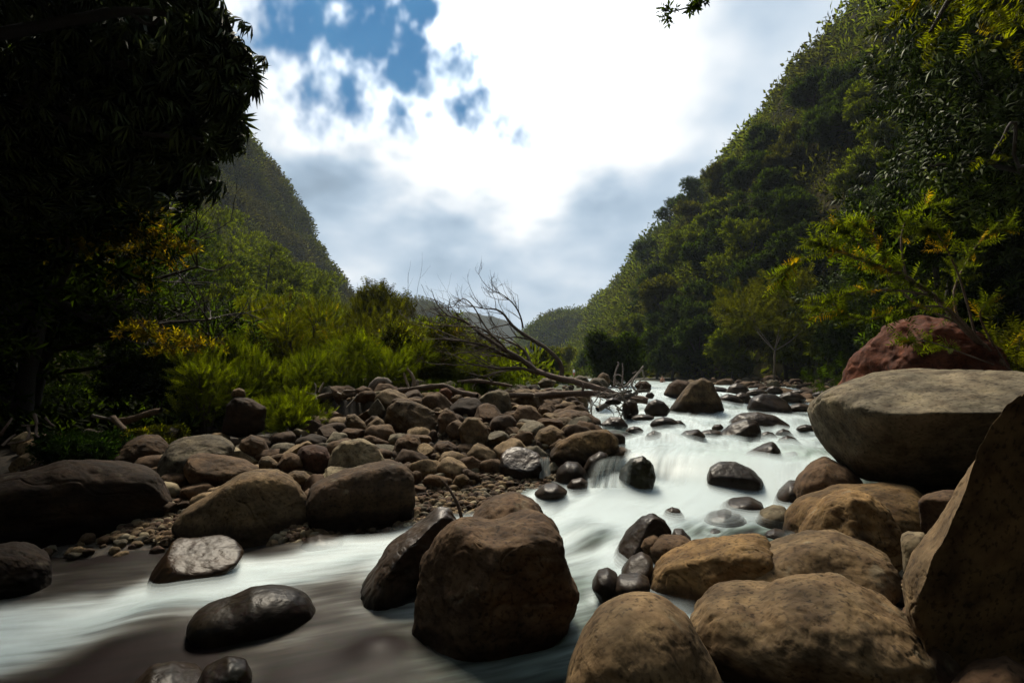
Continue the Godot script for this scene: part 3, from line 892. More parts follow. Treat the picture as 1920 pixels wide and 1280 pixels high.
	rock("dark wet stone in the recess between the small side fall and the main fall", [1040, 905, 1045, 880, 1062, 866, 1085, 868, 1100, 885, 1104, 912, 1070, 918], 7.45, 0.3, WET * 0.9, wet)
	rock("slanting dark stone under the grooved ochre boulder at the lip", [1092, 880, 1104, 858, 1125, 846, 1142, 852, 1130, 872, 1108, 895], 7.6, 0.22, WET, wet)
	rock("wet stone by the foot of the small side fall", [1062, 912, 1072, 900, 1090, 896, 1103, 904, 1100, 918, 1070, 920], 7.0, 0.15, WET * 1.5, wet)
	rock("low wet stone in the pool in front of the side fall", [1000, 925, 1020, 910, 1045, 908, 1066, 922, 1050, 932, 1015, 932], 6.7, 0.25, WET * 1.3, wet)
	# --- left bank, along the water
	rock("huge dark boulder across the left bank, low and broad", [-90, 925, -20, 900, 75, 880, 115, 866, 175, 863, 235, 869, 290, 879, 318, 925, 322, 985, 285, 1020, 190, 1040, 60, 1035, -90, 1030], 5.75, 0.75, UMBER * 0.62, {"planes": [[0.0, 0.70, 0.55, 0.72], [0.0, -0.1, 0.99, 0.62]], "rough": 0.7, "n": 64, "water": 0.05})
	rock("dark round boulder at the left end of the stream", [-60, 1035, 30, 1019, 66, 1027, 93, 1045, 99, 1075, 92, 1102, 50, 1115, -60, 1115], 4.35, 0.36, UMBER * 0.45, {"n": 36, "water": 0.0})
	rock("tan boulder with a chipped hollow in its face, left of the stream", [318, 988, 340, 965, 415, 912, 450, 892, 480, 883, 520, 886, 550, 900, 572, 920, 577, 940, 590, 982, 577, 1000, 525, 1020, 450, 1030, 370, 1018], 5.75, 0.6, TAN * 0.88, {"planes": [[-0.55, 0.35, 0.72, 0.60], [0.35, 0.25, 0.88, 0.68]], "rough": 0.8, "n": 60, "water": 0.05})
	rock("squared dark brown boulder beside the tan boulder, flat top", [574, 940, 582, 912, 620, 895, 670, 880, 725, 869, 760, 871, 773, 885, 778, 922, 772, 970, 757, 992, 720, 1003, 650, 998, 595, 992, 577, 958], 6.15, 0.58, BROWN * 0.62, {"planes": [[0.0, 0.55, 0.83, 0.66], [0.1, -0.15, 0.98, 0.62]], "rough": 0.8, "n": 54, "box": 2.9, "water": 0.08})
	rock("brown boulder behind the huge dark one on the left bank", [190, 860, 235, 828, 270, 815, 300, 817, 318, 835, 318, 868, 285, 885, 230, 880], 8.3, 0.6, BROWN * 0.7, {"n": 30})
	rock("grey humped boulder above the tan boulder", [288, 892, 300, 860, 320, 830, 345, 820, 390, 815, 420, 821, 442, 835, 432, 860, 400, 880, 350, 895, 310, 902], 7.7, 0.6, GREY * 0.62, {"planes": [[-0.3, 0.8, 0.5, 0.7]], "n": 36})
	rock("long low boulder in front of the grey humped one", [343, 884, 355, 858, 372, 851, 420, 855, 460, 864, 487, 878, 484, 898, 440, 904, 380, 906, 350, 898], 7.25, 0.45, BROWN, {"planes": [[0.1, 0.75, 0.6, 0.6]], "n": 34})
	rock("rounded dark boulder behind the long low one", [445, 842, 452, 826, 470, 815, 495, 824, 506, 845, 495, 862, 460, 858], 8.3, 0.3, BROWN * 0.8, {"n": 22})
	rock("upright tan stone behind the chipped tan boulder", [484, 868, 490, 857, 505, 855, 520, 867, 523, 888, 487, 890], 7.4, 0.16, TAN * 0.7, {"n": 18})
	rock("ball shaped brown stone above the squared boulder", [519, 872, 530, 855, 545, 848, 562, 855, 570, 872, 561, 890, 535, 892], 7.5, 0.2, BROWN * 0.95, {"n": 20})
	rock("purplish brown boulder left of the white boulder", [556, 852, 565, 838, 590, 833, 612, 840, 620, 860, 607, 884, 575, 880], 7.75, 0.3, Color(0.17, 0.10, 0.078), {"n": 24})
	rock("flat pale stone behind the squared boulder", [536, 892, 550, 883, 570, 884, 585, 895, 576, 905, 550, 906], 7.1, 0.2, TAN * 0.9, {"n": 18})
	rock("pale cream boulder with a hollow, brightest on the left bank", [611, 880, 622, 845, 640, 828, 680, 824, 706, 835, 724, 865, 720, 888, 660, 896], 7.8, 0.42, PALE, {"planes": [[-0.35, 0.35, 0.87, 0.62], [0.5, 0.4, 0.77, 0.62]], "rough": 0.9, "n": 36})
	rock("brown boulder carrying a small stone on its head, beside the green plants", [415, 805, 425, 760, 440, 743, 470, 747, 500, 765, 494, 800, 460, 815], 9.6, 0.4, UMBER * 0.85, {"n": 28})
	rock("small tan stone perched on a boulder beside the green plants", [432, 742, 437, 731, 448, 727, 458, 731, 461, 743, 447, 747], 9.6, 0.12, TAN * 0.8, {"n": 14, "sink": 0.0})
	rock("pale grey stone showing among the plants on the left", [300, 820, 304, 806, 320, 801, 336, 804, 330, 822, 315, 830], 9.0, 0.2, GREY * 0.7, {"n": 16})
	# --- the cobble bar
	rock("big angular brown boulder amid the cobbles", [720, 793, 725, 765, 745, 751, 780, 754, 811, 769, 830, 795, 825, 818, 785, 828, 735, 820], 10.4, 0.55, TAN * 0.62, {"planes": [[0.0, 0.62, 0.75, 0.6], [-0.6, -0.1, 0.78, 0.66]], "rough": 1.3, "n": 36})
	rock("slanting brown boulder right of the big angular one", [820, 782, 835, 765, 850, 771, 862, 790, 860, 830, 840, 834, 825, 820], 10.0, 0.3, BROWN * 1.05, {"n": 22})
	rock("rounded grey brown boulder with a flat face on the cobble bar", [859, 802, 875, 783, 895, 782, 913, 800, 922, 828, 900, 840, 868, 836], 9.3, 0.32, TAN * 0.75, {"planes": [[0.0, 0.3, 0.95, 0.66]], "n": 26})
	rock("tall greenish tan boulder below the dead tree, the left of two", [897, 748, 915, 735, 935, 730, 953, 735, 959, 762, 959, 796, 930, 792, 905, 776], 11.9, 0.42, PALE * 0.68, {"n": 28, "planes": [[-0.3, 0.2, 0.93, 0.66]]})
	rock("broad tan boulder below the dead tree, the right of two", [952, 748, 965, 732, 990, 729, 1015, 739, 1026, 762, 1012, 778, 970, 772], 13.6, 0.5, TAN * 0.78, {"n": 28})
	rock("sloping brown boulder below the two tan boulders", [962, 778, 972, 760, 995, 762, 1016, 778, 1025, 803, 1000, 815, 968, 802], 10.5, 0.36, BROWN * 1.15, {"planes": [[0.5, 0.5, 0.7, 0.55]], "n": 26})
	rock("rounded tan boulder above the side fall, mid bar", [1001, 822, 1012, 805, 1035, 797, 1056, 808, 1064, 822, 1046, 842, 1010, 848], 9.1, 0.34, TAN * 0.85, {"n": 26})
	rock("long ochre boulder at the edge of the rapids, grooved lengthwise", [1028, 853, 1045, 830, 1075, 815, 1110, 807, 1141, 807, 1157, 822, 1161, 842, 1130, 858, 1090, 874, 1045, 874], 8.2, 0.42, OCHRE * 0.8, {"planes": [[0.1, 0.5, 0.85, 0.62]], "rough": 1.0, "n": 40, "water": 0.5})
	rock("dark boulder beside the small side fall, wet below", [934, 874, 942, 850, 960, 839, 985, 842, 1011, 852, 1022, 874, 1012, 898, 970, 904, 940, 895], 8.0, 0.36, UMBER, {"planes": [[0.0, 0.75, 0.6, 0.55]], "n": 34, "water": 0.28, "mat": "damp_rock"})
	rock("squat brown boulder on the bar above the grooved ochre one", [1030, 797, 1045, 783, 1065, 781, 1087, 795, 1085, 815, 1060, 818], 10.8, 0.34, TAN * 0.62, {"n": 22})
	rock("wide flat brown boulder near the root mass", [1037, 778, 1060, 768, 1100, 771, 1128, 790, 1123, 812, 1090, 812, 1050, 800], 11.5, 0.5, BROWN * 1.1, {"n": 28})
	rock("dark pointed boulder at the edge of the upper rapids", [1127, 794, 1145, 782, 1165, 782, 1179, 799, 1162, 811, 1135, 809], 10.9, 0.3, UMBER, {"n": 22, "water": 0.62, "mat": "damp_rock"})
	rock("brown boulder with a ridged face in front of the big angular one", [735, 845, 745, 822, 765, 812, 785, 820, 796, 845, 790, 862, 745, 864], 8.9, 0.36, BROWN * 0.95, {"rough": 1.4, "n": 26})
	rock("dark rounded boulder below the slanting brown one", [808, 845, 818, 830, 840, 827, 858, 838, 858, 856, 835, 864, 812, 860], 8.9, 0.26, UMBER * 1.2, {"n": 22})
	rock("orange brown stone at the edge of the wet gravel", [848, 905, 855, 892, 868, 888, 880, 896, 880, 915, 862, 922, 850, 917], 7.4, 0.12, OCHRE * 0.6, {"n": 16})
	rock("pointed pale triangular stone on the cobble bar", [688, 772, 698, 757, 708, 746, 716, 757, 724, 770, 718, 780, 695, 780], 10.8, 0.16, GREY * 0.85, {"n": 18, "planes": [[-0.4, 0.3, 0.85, 0.4]], "rough": 0.5, "box": 2.0})
	rock("saddle shaped tan boulder left of the big angular one", [680, 815, 690, 795, 708, 781, 720, 790, 723, 806, 712, 820, 690, 826], 10.0, 0.26, TAN * 0.75, {"n": 22})
	rock("smooth tan boulder under the overhanging plants", [645, 795, 650, 778, 665, 776, 684, 792, 690, 806, 665, 815, 650, 810], 10.2, 0.28, TAN * 0.68, {"n": 22})
	rock("grey green rounded boulder behind the long driftwood log", [826, 730, 833, 717, 845, 713, 856, 720, 861, 736, 845, 742, 830, 740], 13.8, 0.3, GREY * 0.85, {"n": 20})
	rock("banded orange and brown stone under the driftwood log", [821, 740, 826, 729, 838, 727, 848, 735, 849, 748, 838, 752, 826, 748], 12.6, 0.18, Color(0.26, 0.115, 0.06), {"n": 18})
	rock("long grey stone lying below the driftwood log", [797, 750, 808, 744, 825, 742, 836, 750, 830, 762, 808, 760], 12.0, 0.2, GREY * 0.6, {"n": 18})
	rock("rounded brown boulder on the crest behind the root mass", [1117, 712, 1124, 702, 1131, 698, 1142, 703, 1145, 715, 1138, 724, 1122, 722], 17.0, 0.35, TAN * 0.6, {"n": 18})
	rock("flat grey boulder on the crest behind the big log", [1102, 718, 1112, 709, 1132, 709, 1142, 720, 1138, 728, 1108, 728], 16.0, 0.4, GREY * 0.65, {"n": 18})
	rock("pale low boulder on the crest in front of the walker", [1074, 710, 1086, 703, 1100, 707, 1106, 716, 1095, 722, 1078, 720], 17.5, 0.4, GREY * 0.9, {"n": 18})
	rock("pale flat boulder under the trunk of the dead tree", [1008, 718, 1018, 709, 1034, 708, 1044, 716, 1036, 724, 1014, 726], 15.2, 0.35, GREY * 0.9, {"n": 18})
	rock("rounded wet boulder at the head of the rapids below the root mass", [1166, 768, 1170, 752, 1182, 747, 1194, 753, 1198, 772, 1188, 784, 1170, 782], 12.6, 0.3, UMBER * 0.8, {"n": 22, "water": 0.8, "mat": "wet_rock"})
	rock("dark boulder above the rapids behind the root mass", [1190, 722, 1198, 715, 1212, 714, 1222, 722, 1218, 732, 1198, 734], 19.0, 0.4, UMBER * 0.9, {"n": 18})
	var spots := [[1150, 752, 12.0], [1232, 764, 13.0], [1246, 792, 10.8], [1206, 782, 11.6], [1440, 818, 9.6], [1478, 832, 8.9], [1502, 764, 14.5], [1512, 802, 10.2], [1392, 748, 18.0], [1368, 752, 17.0], [1334, 812, 9.8], [1190, 806, 10.2], [1228, 822, 9.3], [1484, 745, 18.5], [1502, 735, 24.0], [1452, 731, 27.0], [1384, 733, 26.0], [1345, 733, 27.0], [1420, 735, 24.0], [1470, 815, 9.9], [1292, 760, 15.5], [1548, 738, 22.0], [1340, 1000, 5.4], [1262, 965, 5.9], [1455, 1005, 5.2]]
	for k in spots.size():
		var sp: Array = spots[k]
		var wd := 16.0 + 13.0 * absf(sin(k * 2.3))
		var ht := wd * (0.42 + 0.2 * sin(k * 1.7))
		rock("dark wet stone breaking the surface of the rapids", [sp[0] - wd, sp[1] + ht * 0.3, sp[0] - wd * 0.6, sp[1] - ht * 0.6, sp[0] - wd * 0.1, sp[1] - ht, sp[0] + wd * 0.5, sp[1] - ht * 0.7, sp[0] + wd, sp[1] + ht * 0.2, sp[0] + wd * 0.7, sp[1] + ht * 0.8, sp[0] - wd * 0.7, sp[1] + ht * 0.8], sp[2], wd * 0.9 * float(sp[2]) / F, WET * (0.9 + 0.7 * absf(sin(k * 1.3))), {"called": "rapids_stone", "cat": "stone", "mat": "wet_rock", "n": 14, "group": "dark stones breaking the surface of the rapids", "rough": 1.2 + 0.01 * k})
	for row in [[1212, 727, 20.0, "nearer the root mass"], [1218, 739, 18.0, "standing lower in the white water"]]:
		var px: float = row[0]
		var py: float = row[1]
		rock("small dark stone at the top of the rapids, " + row[3], [px - 8, py + 3, px - 3, py - 4, px + 4, py - 4, px + 10, py + 2, px + 6, py + 7, px - 5, py + 7], row[2], 0.2, WET, {"mat": "wet_rock", "n": 12, "group": "wet stones in the stream"})

# ---------------------------------------------------------------- cobbles
func cobble_shape(k: int, n: int, flat: float) -> ArrayMesh:
	var ball: Array = unit_sphere(n)
	var v := PackedVector3Array()
	var col := PackedColorArray()
	var rr := RandomNumberGenerator.new()
	rr.seed = 900 + k
	var cuts: Array = []
	for j in (8 if k % 2 else 3): cuts.append([Vector3(rr.randf_range(-1, 1), rr.randf_range(-0.6, 1), rr.randf_range(-1, 1)).normalized(), rr.randf_range(0.45, 0.8) if k % 2 else rr.randf_range(0.62, 0.85)])
	for u in (ball[0] as PackedVector3Array):
		var p: Vector3 = u
		for c in cuts:
			var over: float = (c[0] as Vector3).dot(p) - float(c[1])
			p -= c[0] * (log(1.0 + exp(over * 26.0)) / 26.0)
		p *= 1.0 + 0.14 * noise_a.get_noise_3d(u.x * 0.9 + k * 7.0, u.y * 0.9, u.z * 0.9) + 0.05 * noise_b.get_noise_3d(u.x * 2.6, u.y * 2.6 + k * 5.0, u.z * 2.6)
		v.append(p * Vector3(1.0, flat, lerpf(0.75, 1.0, rr.randf() * 0.0 + (k % 3) / 2.0)))
		var t := 1.0 + 0.25 * noise_c.get_noise_3d(u.x * 2.0 + k * 3.0, u.y * 2.0, u.z * 2.0)
		col.append(Color(t, t, t))
	return array_mesh(v, normals_of(v, ball[1]), ball[1], col)

func stone_tint(r: RandomNumberGenerator) -> Color:
	var c: Color = [BROWN, TAN, GREY, TAN, UMBER, PALE, Color(0.2, 0.125, 0.09), TAN, Color(0.24, 0.15, 0.09)][r.randi() % 9]
	return c * r.randf_range(0.24, 0.68)

func stones_free(x: float, d: float, r: float) -> bool:
	for f in foot:
		if Vector2(x - f.x, d - f.y).length() < f.z * 0.72 + r * 0.4: return false
	return true

func make_cobbles():
	var big: Array = []
	var small: Array = []
	for k in 8:
		big.append(cobble_shape(k, 9, [0.72, 0.62, 0.82, 0.55, 0.7, 0.88, 0.6, 0.75][k]))
		small.append(cobble_shape(k + 20, 4, [0.7, 0.6, 0.8, 0.5, 0.7, 0.85, 0.6, 0.75][k]))
	var rr := RandomNumberGenerator.new()
	rr.seed = 31
	var found: Array = []
	var rest: Array = []
	# the bar on the left: every stone sits on the ground, the bigger ones partly sunk
	var tries := 0
	while tries < 30000:
		tries += 1
		var d := 5.4 * pow(22.0 / 5.4, rr.randf())
		var x := rr.randf_range(-0.95, 0.42) * d
		var r := river_near(x, d)
		var m := -r.x - r.y
		if m < -0.15 or (d > 15.0 and x < -0.12 * d) or (x < -0.42 * d and d > 9.5): continue
		var big_one := pow(rr.randf(), 2.1)
		var s := lerpf(0.035, 0.31, big_one) * lerpf(0.75, 1.25, smoothstep(6.0, 13.0, d))
		if m < 0.9 and d < 8.0: s = minf(s, 0.075)
		if not stones_free(x, d, s): continue
		(found if s > 0.095 else rest).append([x, d, s, rr.randi() % 8, rr.randf() * TAU, stone_tint(rr), rr.randf_range(-0.25, 0.25)])
	# keep stones from standing inside each other
	found.sort_custom(func(a, b): return a[2] > b[2])
	var kept: Array = []
	for f in found:
		var ok := true
		for g in kept:
			if absf(f[1] - g[1]) < 0.6 and Vector2(f[0] - g[0], f[1] - g[1]).length() < (f[2] + g[2]) * 0.72:
				ok = false
				break
		if ok: kept.append(f)
	kept.sort_custom(func(a, b): return a[2] / a[1] > b[2] / b[1])
	for i in kept.size():
		var f: Array = kept[i]
		if i < 280:
			var o := put("cobble", big[f[3]], M.rock)
			o.transform = stone_place(f)
			tint_stone(o, f[5])
			tag(o, "rounded brown or grey cobble lying loose on the cobble bar left of the rapids", "cobble", "cobbles on the bar left of the rapids")
		else:
			rest.append(f)
	# far bank: stones below the forest, beyond the rapids
	var far: Array = []
	tries = 0
	while far.size() < 100 and tries < 4000:
		tries += 1
		var d := rr.randf_range(18.0, 52.0)
		var r := Vector4.ZERO
		var x := d * rr.randf_range(0.25, 0.68)
		r = river_near(x, d)
		if r.x < r.y * 0.5 or r.x > r.y + 5.5: continue
		var s := rr.randf_range(0.22, 0.55) * (1.4 if rr.randf() < 0.2 else 1.0)
		var ok := true
		for g in far:
			if Vector2(x - g[0], d - g[1]).length() < (s + g[2]) * 0.8: ok = false
		if ok: far.append([x, d, s, rr.randi() % 8, rr.randf() * TAU, stone_tint(rr) * 0.9, rr.randf_range(-0.2, 0.2)])
	for f in far:
		var o := put("bank_stone", big[f[3]], M.rock)
		o.transform = stone_place(f)
		tint_stone(o, f[5])
		tag(o, "rounded brown stone on the far bank between the rapids and the forest", "stone", "stones along the far bank below the forest")
	# gaps between the near boulders, wet gravel by the pool, and the small stuff
	for k in 5200:
		var zone := rr.randf()
		var d := 0.0
		var x := 0.0
		if zone < 0.35:
			d = rr.randf_range(5.2, 8.2)
			x = rr.randf_range(-2.4, 0.6)
		elif zone < 0.55:
			d = rr.randf_range(3.5, 6.5)
			x = rr.randf_range(0.5, 4.5)
		elif zone < 0.75:
			d = rr.randf_range(4.0, 9.0)
			x = rr.randf_range(-7.5, -2.0)
		else:
			d = rr.randf_range(16.0, 60.0)
			x = d * rr.randf_range(0.1, 0.7)
		var r := river_near(x, d)
		if absf(r.x) < r.y - 0.10: continue
		if d > 16.0 and r.x > r.y + 9.0: continue
		var s := rr.randf_range(0.018, 0.055) if d < 10.0 else rr.randf_range(0.10, 0.26)
		if zone >= 0.35 and zone < 0.75: s *= 1.6
		rest.append([x, d, s, rr.randi() % 8, rr.randf() * TAU, stone_tint(rr) * (0.4 if zone < 0.35 and absf(r.x) < r.y + 0.5 else 0.75), rr.randf_range(-0.3, 0.3)])
	var bed := Node3D.new()
	bed.name = "cobble_bed"
	add_child(bed)
	tag(bed, "small cobbles and gravel filling the bar and the gaps between boulders", "cobbles", "", "stuff")
	for k in 8:
		var where: Array = []
		var tint := PackedColorArray()
		for f in rest:
			if f[3] == k:
				where.append(stone_place(f))
				tint.append(f[5])
		scatter("cobbles", small[k], M.rock, where, tint, bed)

func tint_stone(o: MeshInstance3D, c: Color):
	# a few shared tints, so that alike stones share a material
	var key := "rock_%d_%d" % [int(c.r * 24.0), int(c.b * 24.0)]
	if not M.has(key):
		var m := M.rock.duplicate() as StandardMaterial3D
		m.albedo_color = Color(c.r, c.g, c.b).linear_to_srgb()
		M[key] = m
	o.material_override = M[key]

func stone_place(f: Array) -> Transform3D:
	var b := Basis(Vector3.UP, f[4]) * Basis(Vector3.RIGHT, f[6]) * Basis.from_scale(Vector3.ONE * f[2])
	return Transform3D(b, Vector3(f[0], ground(f[0], f[1]) + f[2] * 0.28, -f[1]))

# ---------------------------------------------------------------- driftwood and dead wood
func wood(st: SurfaceTool, pix: Array, r0: float, r1: float, c: Color, sides := 7):
	# pix: [px, py, d, px, py, d ...]
	var pts: Array = []
	for k in range(0, pix.size(), 3): pts.append(at(pix[k], pix[k + 1], pix[k + 2]))
	st.set_color(c)
	tube(st, smooth_line(pts, 4), r0, r1, sides, 0.35)

func stick(called: String, pix: Array, r0: float, r1: float, c: Color, parent: Node) -> MeshInstance3D:
	var st := begin()
	wood(st, pix, r0, r1, c)
	return put(called, st.commit(), M.bark, parent)

func fork(st: SurfaceTool, p: Vector3, dir: Vector3, length: float, r: float, deep: int, rr: RandomNumberGenerator, lift := 0.1):
	var pts: Array = [p]
	var q := p
	var dd := dir.normalized()
	for k in 4:
		dd = (dd + Vector3(rr.randf_range(-0.25, 0.25), rr.randf_range(-0.22, 0.22) + lift, rr.randf_range(-0.25, 0.25))).normalized()
		q += dd * length / 4.0
		pts.append(q)
	tube(st, pts, r, r * 0.45, 5 if deep > 1 else 4)
	if deep > 0:
		for k in 2 + rr.randi() % 2:
			var from: Vector3 = pts[1 + rr.randi() % 4]
			var away := (dd + Vector3(rr.randf_range(-0.8, 0.8), rr.randf_range(-0.5, 0.8), rr.randf_range(-0.6, 0.6))).normalized()
			fork(st, from, away, length * rr.randf_range(0.45, 0.75), r * 0.5, deep - 1, rr, lift)

func make_driftwood():
	var rr := RandomNumberGenerator.new()
	rr.seed = 5150
	var grey := Color(0.105, 0.072, 0.05)
	var brown := Color(0.13, 0.085, 0.055)
	var bleached := Color(0.50, 0.43, 0.35)
	# the fallen dead tree: bare limbs reach up and to the left
	var t := thing("dead_tree", "fallen leafless tree whose bare limbs fan up to the left over the cobble bar", "dead tree", at(1100, 735, 14.2))
	var o := t.position
	var st := begin()
	wood(st, [1215, 752, 13.6, 1165, 742, 13.8, 1120, 728, 14.0, 1075, 715, 14.3, 1030, 704, 14.8, 1005, 695, 15.0], 0.10, 0.075, brown, 10)
	shift_put("trunk", st, t, o)
	var limbs := [[[1005, 695, 15.0, 985, 678, 15.1, 950, 668, 15.2, 915, 650, 15.0, 870, 640, 14.8, 845, 638, 14.7], 0.10], [[1008, 698, 15.0, 975, 672, 15.0, 940, 652, 15.1, 905, 628, 15.2, 870, 602, 15.4, 840, 592, 15.5], 0.12],
		[[940, 652, 15.1, 925, 632, 15.3, 905, 605, 15.5, 888, 575, 15.7, 868, 560, 15.9, 850, 575, 16.0], 0.05], [[1000, 692, 15.0, 985, 660, 15.3, 965, 645, 15.4, 930, 630, 15.6], 0.08],
		[[955, 662, 15.2, 935, 640, 14.7, 900, 615, 14.5, 860, 612, 14.3, 815, 610, 14.2], 0.05], [[1010, 700, 15.0, 975, 690, 14.8, 930, 690, 14.5, 880, 682, 14.3], 0.09], [[985, 690, 14.9, 945, 695, 14.6, 915, 705, 14.4], 0.07]]
	for l in limbs:
		st = begin()
		wood(st, l[0], float(l[1]) * 0.72, float(l[1]) * 0.2, grey, 7)
		var a: Array = l[0]
		for k in range(3, a.size(), 3):
			var p := at(a[k], a[k + 1], a[k + 2])
			for j in 2:
				fork(st, p, Vector3(rr.randf_range(-1.0, -0.4), rr.randf_range(-0.3, 0.5), rr.randf_range(-0.5, 0.5)), rr.randf_range(0.6, 1.3), float(l[1]) * 0.22, 2, rr, 0.03)
		shift_put("limb", st, t, o)
	# the slender arched trunk behind it
	t = thing("dead_sapling", "slender dead trunk arching left from the bank beside the fallen tree", "dead tree", at(1052, 705, 17.0))
	o = t.position
	st = begin()
	wood(st, [1052, 708, 17.0, 1053, 690, 17.0, 1045, 672, 17.0, 1022, 652, 17.1, 1000, 638, 17.2, 975, 622, 17.3, 958, 607, 17.4], 0.085, 0.05, grey, 7)
	shift_put("trunk", st, t, o)
	for l in [[[958, 607, 17.4, 945, 590, 17.5, 930, 580, 17.6, 905, 578, 17.7, 880, 572, 17.8], 0.045], [[980, 615, 17.3, 978, 600, 17.3, 970, 580, 17.4, 955, 562, 17.5, 938, 550, 17.6, 925, 545, 17.6], 0.035], [[1000, 638, 17.2, 970, 632, 17.1, 945, 634, 17.0, 925, 632, 17.0], 0.03], [[958, 607, 17.4, 930, 613, 17.3, 905, 622, 17.2], 0.028]]:
		st = begin()
		wood(st, l[0], l[1], 0.012, grey, 6)
		var a: Array = l[0]
		for k in range(3, a.size(), 3):
			for j in 2: fork(st, at(a[k], a[k + 1], a[k + 2]), Vector3(rr.randf_range(-1.0, -0.1), rr.randf_range(-0.2, 0.8), rr.randf_range(-0.4, 0.4)), rr.randf_range(0.5, 1.0), 0.014, 2, rr, 0.06)
		shift_put("limb", st, t, o)
	# logs
	log_thing("long dark driftwood log lying along the top of the cobble bar", [[648, 728, 12.4, 680, 742, 12.3, 720, 738, 12.4, 780, 729, 12.6, 830, 724, 12.8, 860, 735, 12.6, 895, 742, 12.4]], [0.10], brown, rr)
	log_thing("thick brown log in front of the dead tree, torn end at the rapids", [[1000, 745, 13.3, 1050, 739, 13.3, 1110, 738, 13.2, 1160, 746, 13.1, 1205, 752, 13.0], [1092, 735, 13.2, 1094, 724, 13.2, 1090, 716, 13.3]], [0.105, 0.035], Color(0.10, 0.06, 0.036), rr)
	log_thing("thin driftwood pole pointing left under the dead tree", [[858, 717, 13.8, 890, 714, 13.8, 925, 718, 13.7, 960, 724, 13.6], [925, 718, 13.7, 915, 708, 13.7]], [0.06, 0.03], brown, rr)
	log_thing("dark log half buried among stones in front of the dead tree", [[905, 752, 12.9, 950, 742, 13.0, 1000, 741, 13.1]], [0.10], brown * 0.8, rr)
	log_thing("bleached forked stub of driftwood standing up behind the long log", [[775, 725, 13.0, 776, 712, 13.0, 770, 700, 13.0, 763, 691, 13.0], [766, 726, 13.0, 760, 710, 13.0, 757, 698, 13.0]], [0.05, 0.035], Color(0.36, 0.29, 0.22), rr)
	log_thing("worm eaten stump lying on the cobbles by the long log", [[698, 734, 12.7, 706, 720, 12.7, 720, 715, 12.8, 731, 722, 12.8]], [0.17], Color(0.27, 0.21, 0.16), rr)
	log_thing("bleached antler shaped driftwood at the left end of the bar", [[568, 732, 11.8, 580, 737, 11.8, 590, 738, 11.8, 592, 725, 11.8, 589, 718, 11.8], [590, 738, 11.8, 594, 752, 11.7], [598, 735, 11.9, 603, 724, 11.9, 607, 717, 11.9], [632, 736, 11.7, 640, 739, 11.7, 643, 735, 11.7]], [0.022, 0.03, 0.03, 0.02], bleached * 1.15, rr)
	log_thing("long pole of driftwood behind the antler shaped piece", [[594, 745, 12.0, 620, 738, 12.0, 650, 733, 12.1, 690, 733, 12.1]], [0.045], Color(0.24, 0.18, 0.13), rr)
	log_thing("thin straight stick leaning on the cobbles below the long log", [[671, 739, 11.4, 660, 752, 11.3, 649, 764, 11.2]], [0.014], bleached * 0.8, rr)
	log_thing("short bleached twig among the dark stones under the plants", [[565, 813, 9.6, 563, 822, 9.5, 561, 829, 9.5]], [0.014], bleached * 0.9, rr)
	log_thing("curved dead branch stuck upright between the wet boulder and the big centre boulder", [[866, 985, 4.1, 864, 965, 4.12, 856, 940, 4.15, 843, 918, 4.2, 829, 901, 4.22], [843, 918, 4.2, 838, 908, 4.25, 839, 900, 4.27]], [0.016, 0.007], Color(0.10, 0.06, 0.04), rr)
	log_thing("broken plank like log behind the left undergrowth", [[222, 792, 9.3, 255, 783, 9.3, 285, 773, 9.4, 300, 770, 9.4], [210, 783, 9.2, 222, 795, 9.1, 234, 806, 9.0]], [0.07, 0.06], Color(0.20, 0.13, 0.085), rr)
	log_thing("pale stick lying behind the dark shrub on the left bank", [[172, 779, 9.0, 190, 783, 9.0, 207, 785, 9.0]], [0.03], bleached * 0.6, rr)
	log_thing("tangle of dry roots and sticks at the far left of the bank", [[0, 816, 7.2, 10, 800, 7.2, 22, 784, 7.3], [64, 776, 7.6, 68, 795, 7.5, 66, 812, 7.4, 72, 820, 7.3], [40, 798, 7.5, 60, 797, 7.5, 77, 793, 7.5], [15, 832, 7.0, 40, 828, 7.0, 62, 820, 7.1], [2, 836, 6.8, 15, 824, 6.9, 28, 814, 7.0], [52, 800, 7.5, 54, 812, 7.4, 50, 822, 7.3], [85, 783, 7.8, 92, 792, 7.7, 102, 799, 7.6]], [0.022, 0.022, 0.016, 0.018, 0.018, 0.02, 0.018], Color(0.22, 0.15, 0.11), rr)
	# the root mass
	t = thing("root_mass", "upturned mass of tangled bleached roots at the edge of the rapids", "driftwood", at(1165, 745, 12.9))
	o = t.position
	var roots := [[[1195, 735, 12.9, 1185, 722, 12.9, 1192, 705, 12.9, 1202, 692, 12.9, 1207, 686, 12.9], 0.028], [[1160, 728, 13.0, 1175, 722, 13.0, 1185, 710, 13.0, 1197, 700, 13.0, 1204, 694, 13.0], 0.026], [[1205, 692, 12.9, 1206, 702, 12.9, 1208, 708, 12.9, 1200, 714, 12.9, 1195, 722, 12.9], 0.022],
		[[1186, 700, 13.0, 1194, 696, 13.0], 0.014], [[1152, 722, 13.1, 1153, 705, 13.1, 1156, 692, 13.1, 1160, 681, 13.1, 1157, 679, 13.1], 0.026], [[1166, 722, 13.1, 1168, 700, 13.1, 1167, 680, 13.1], 0.024], [[1150, 706, 13.0, 1158, 702, 13.0, 1166, 705, 13.0], 0.02],
		[[1110, 785, 12.0, 1109, 770, 12.1, 1108, 746, 12.3, 1116, 743, 12.4, 1134, 742, 12.6], 0.018], [[1122, 765, 12.1, 1126, 750, 12.3, 1127, 748, 12.4], 0.016], [[1140, 745, 12.7, 1160, 738, 12.7, 1185, 732, 12.7], 0.05], [[1120, 768, 12.4, 1150, 752, 12.6, 1180, 742, 12.7, 1194, 735, 12.7], 0.07]]
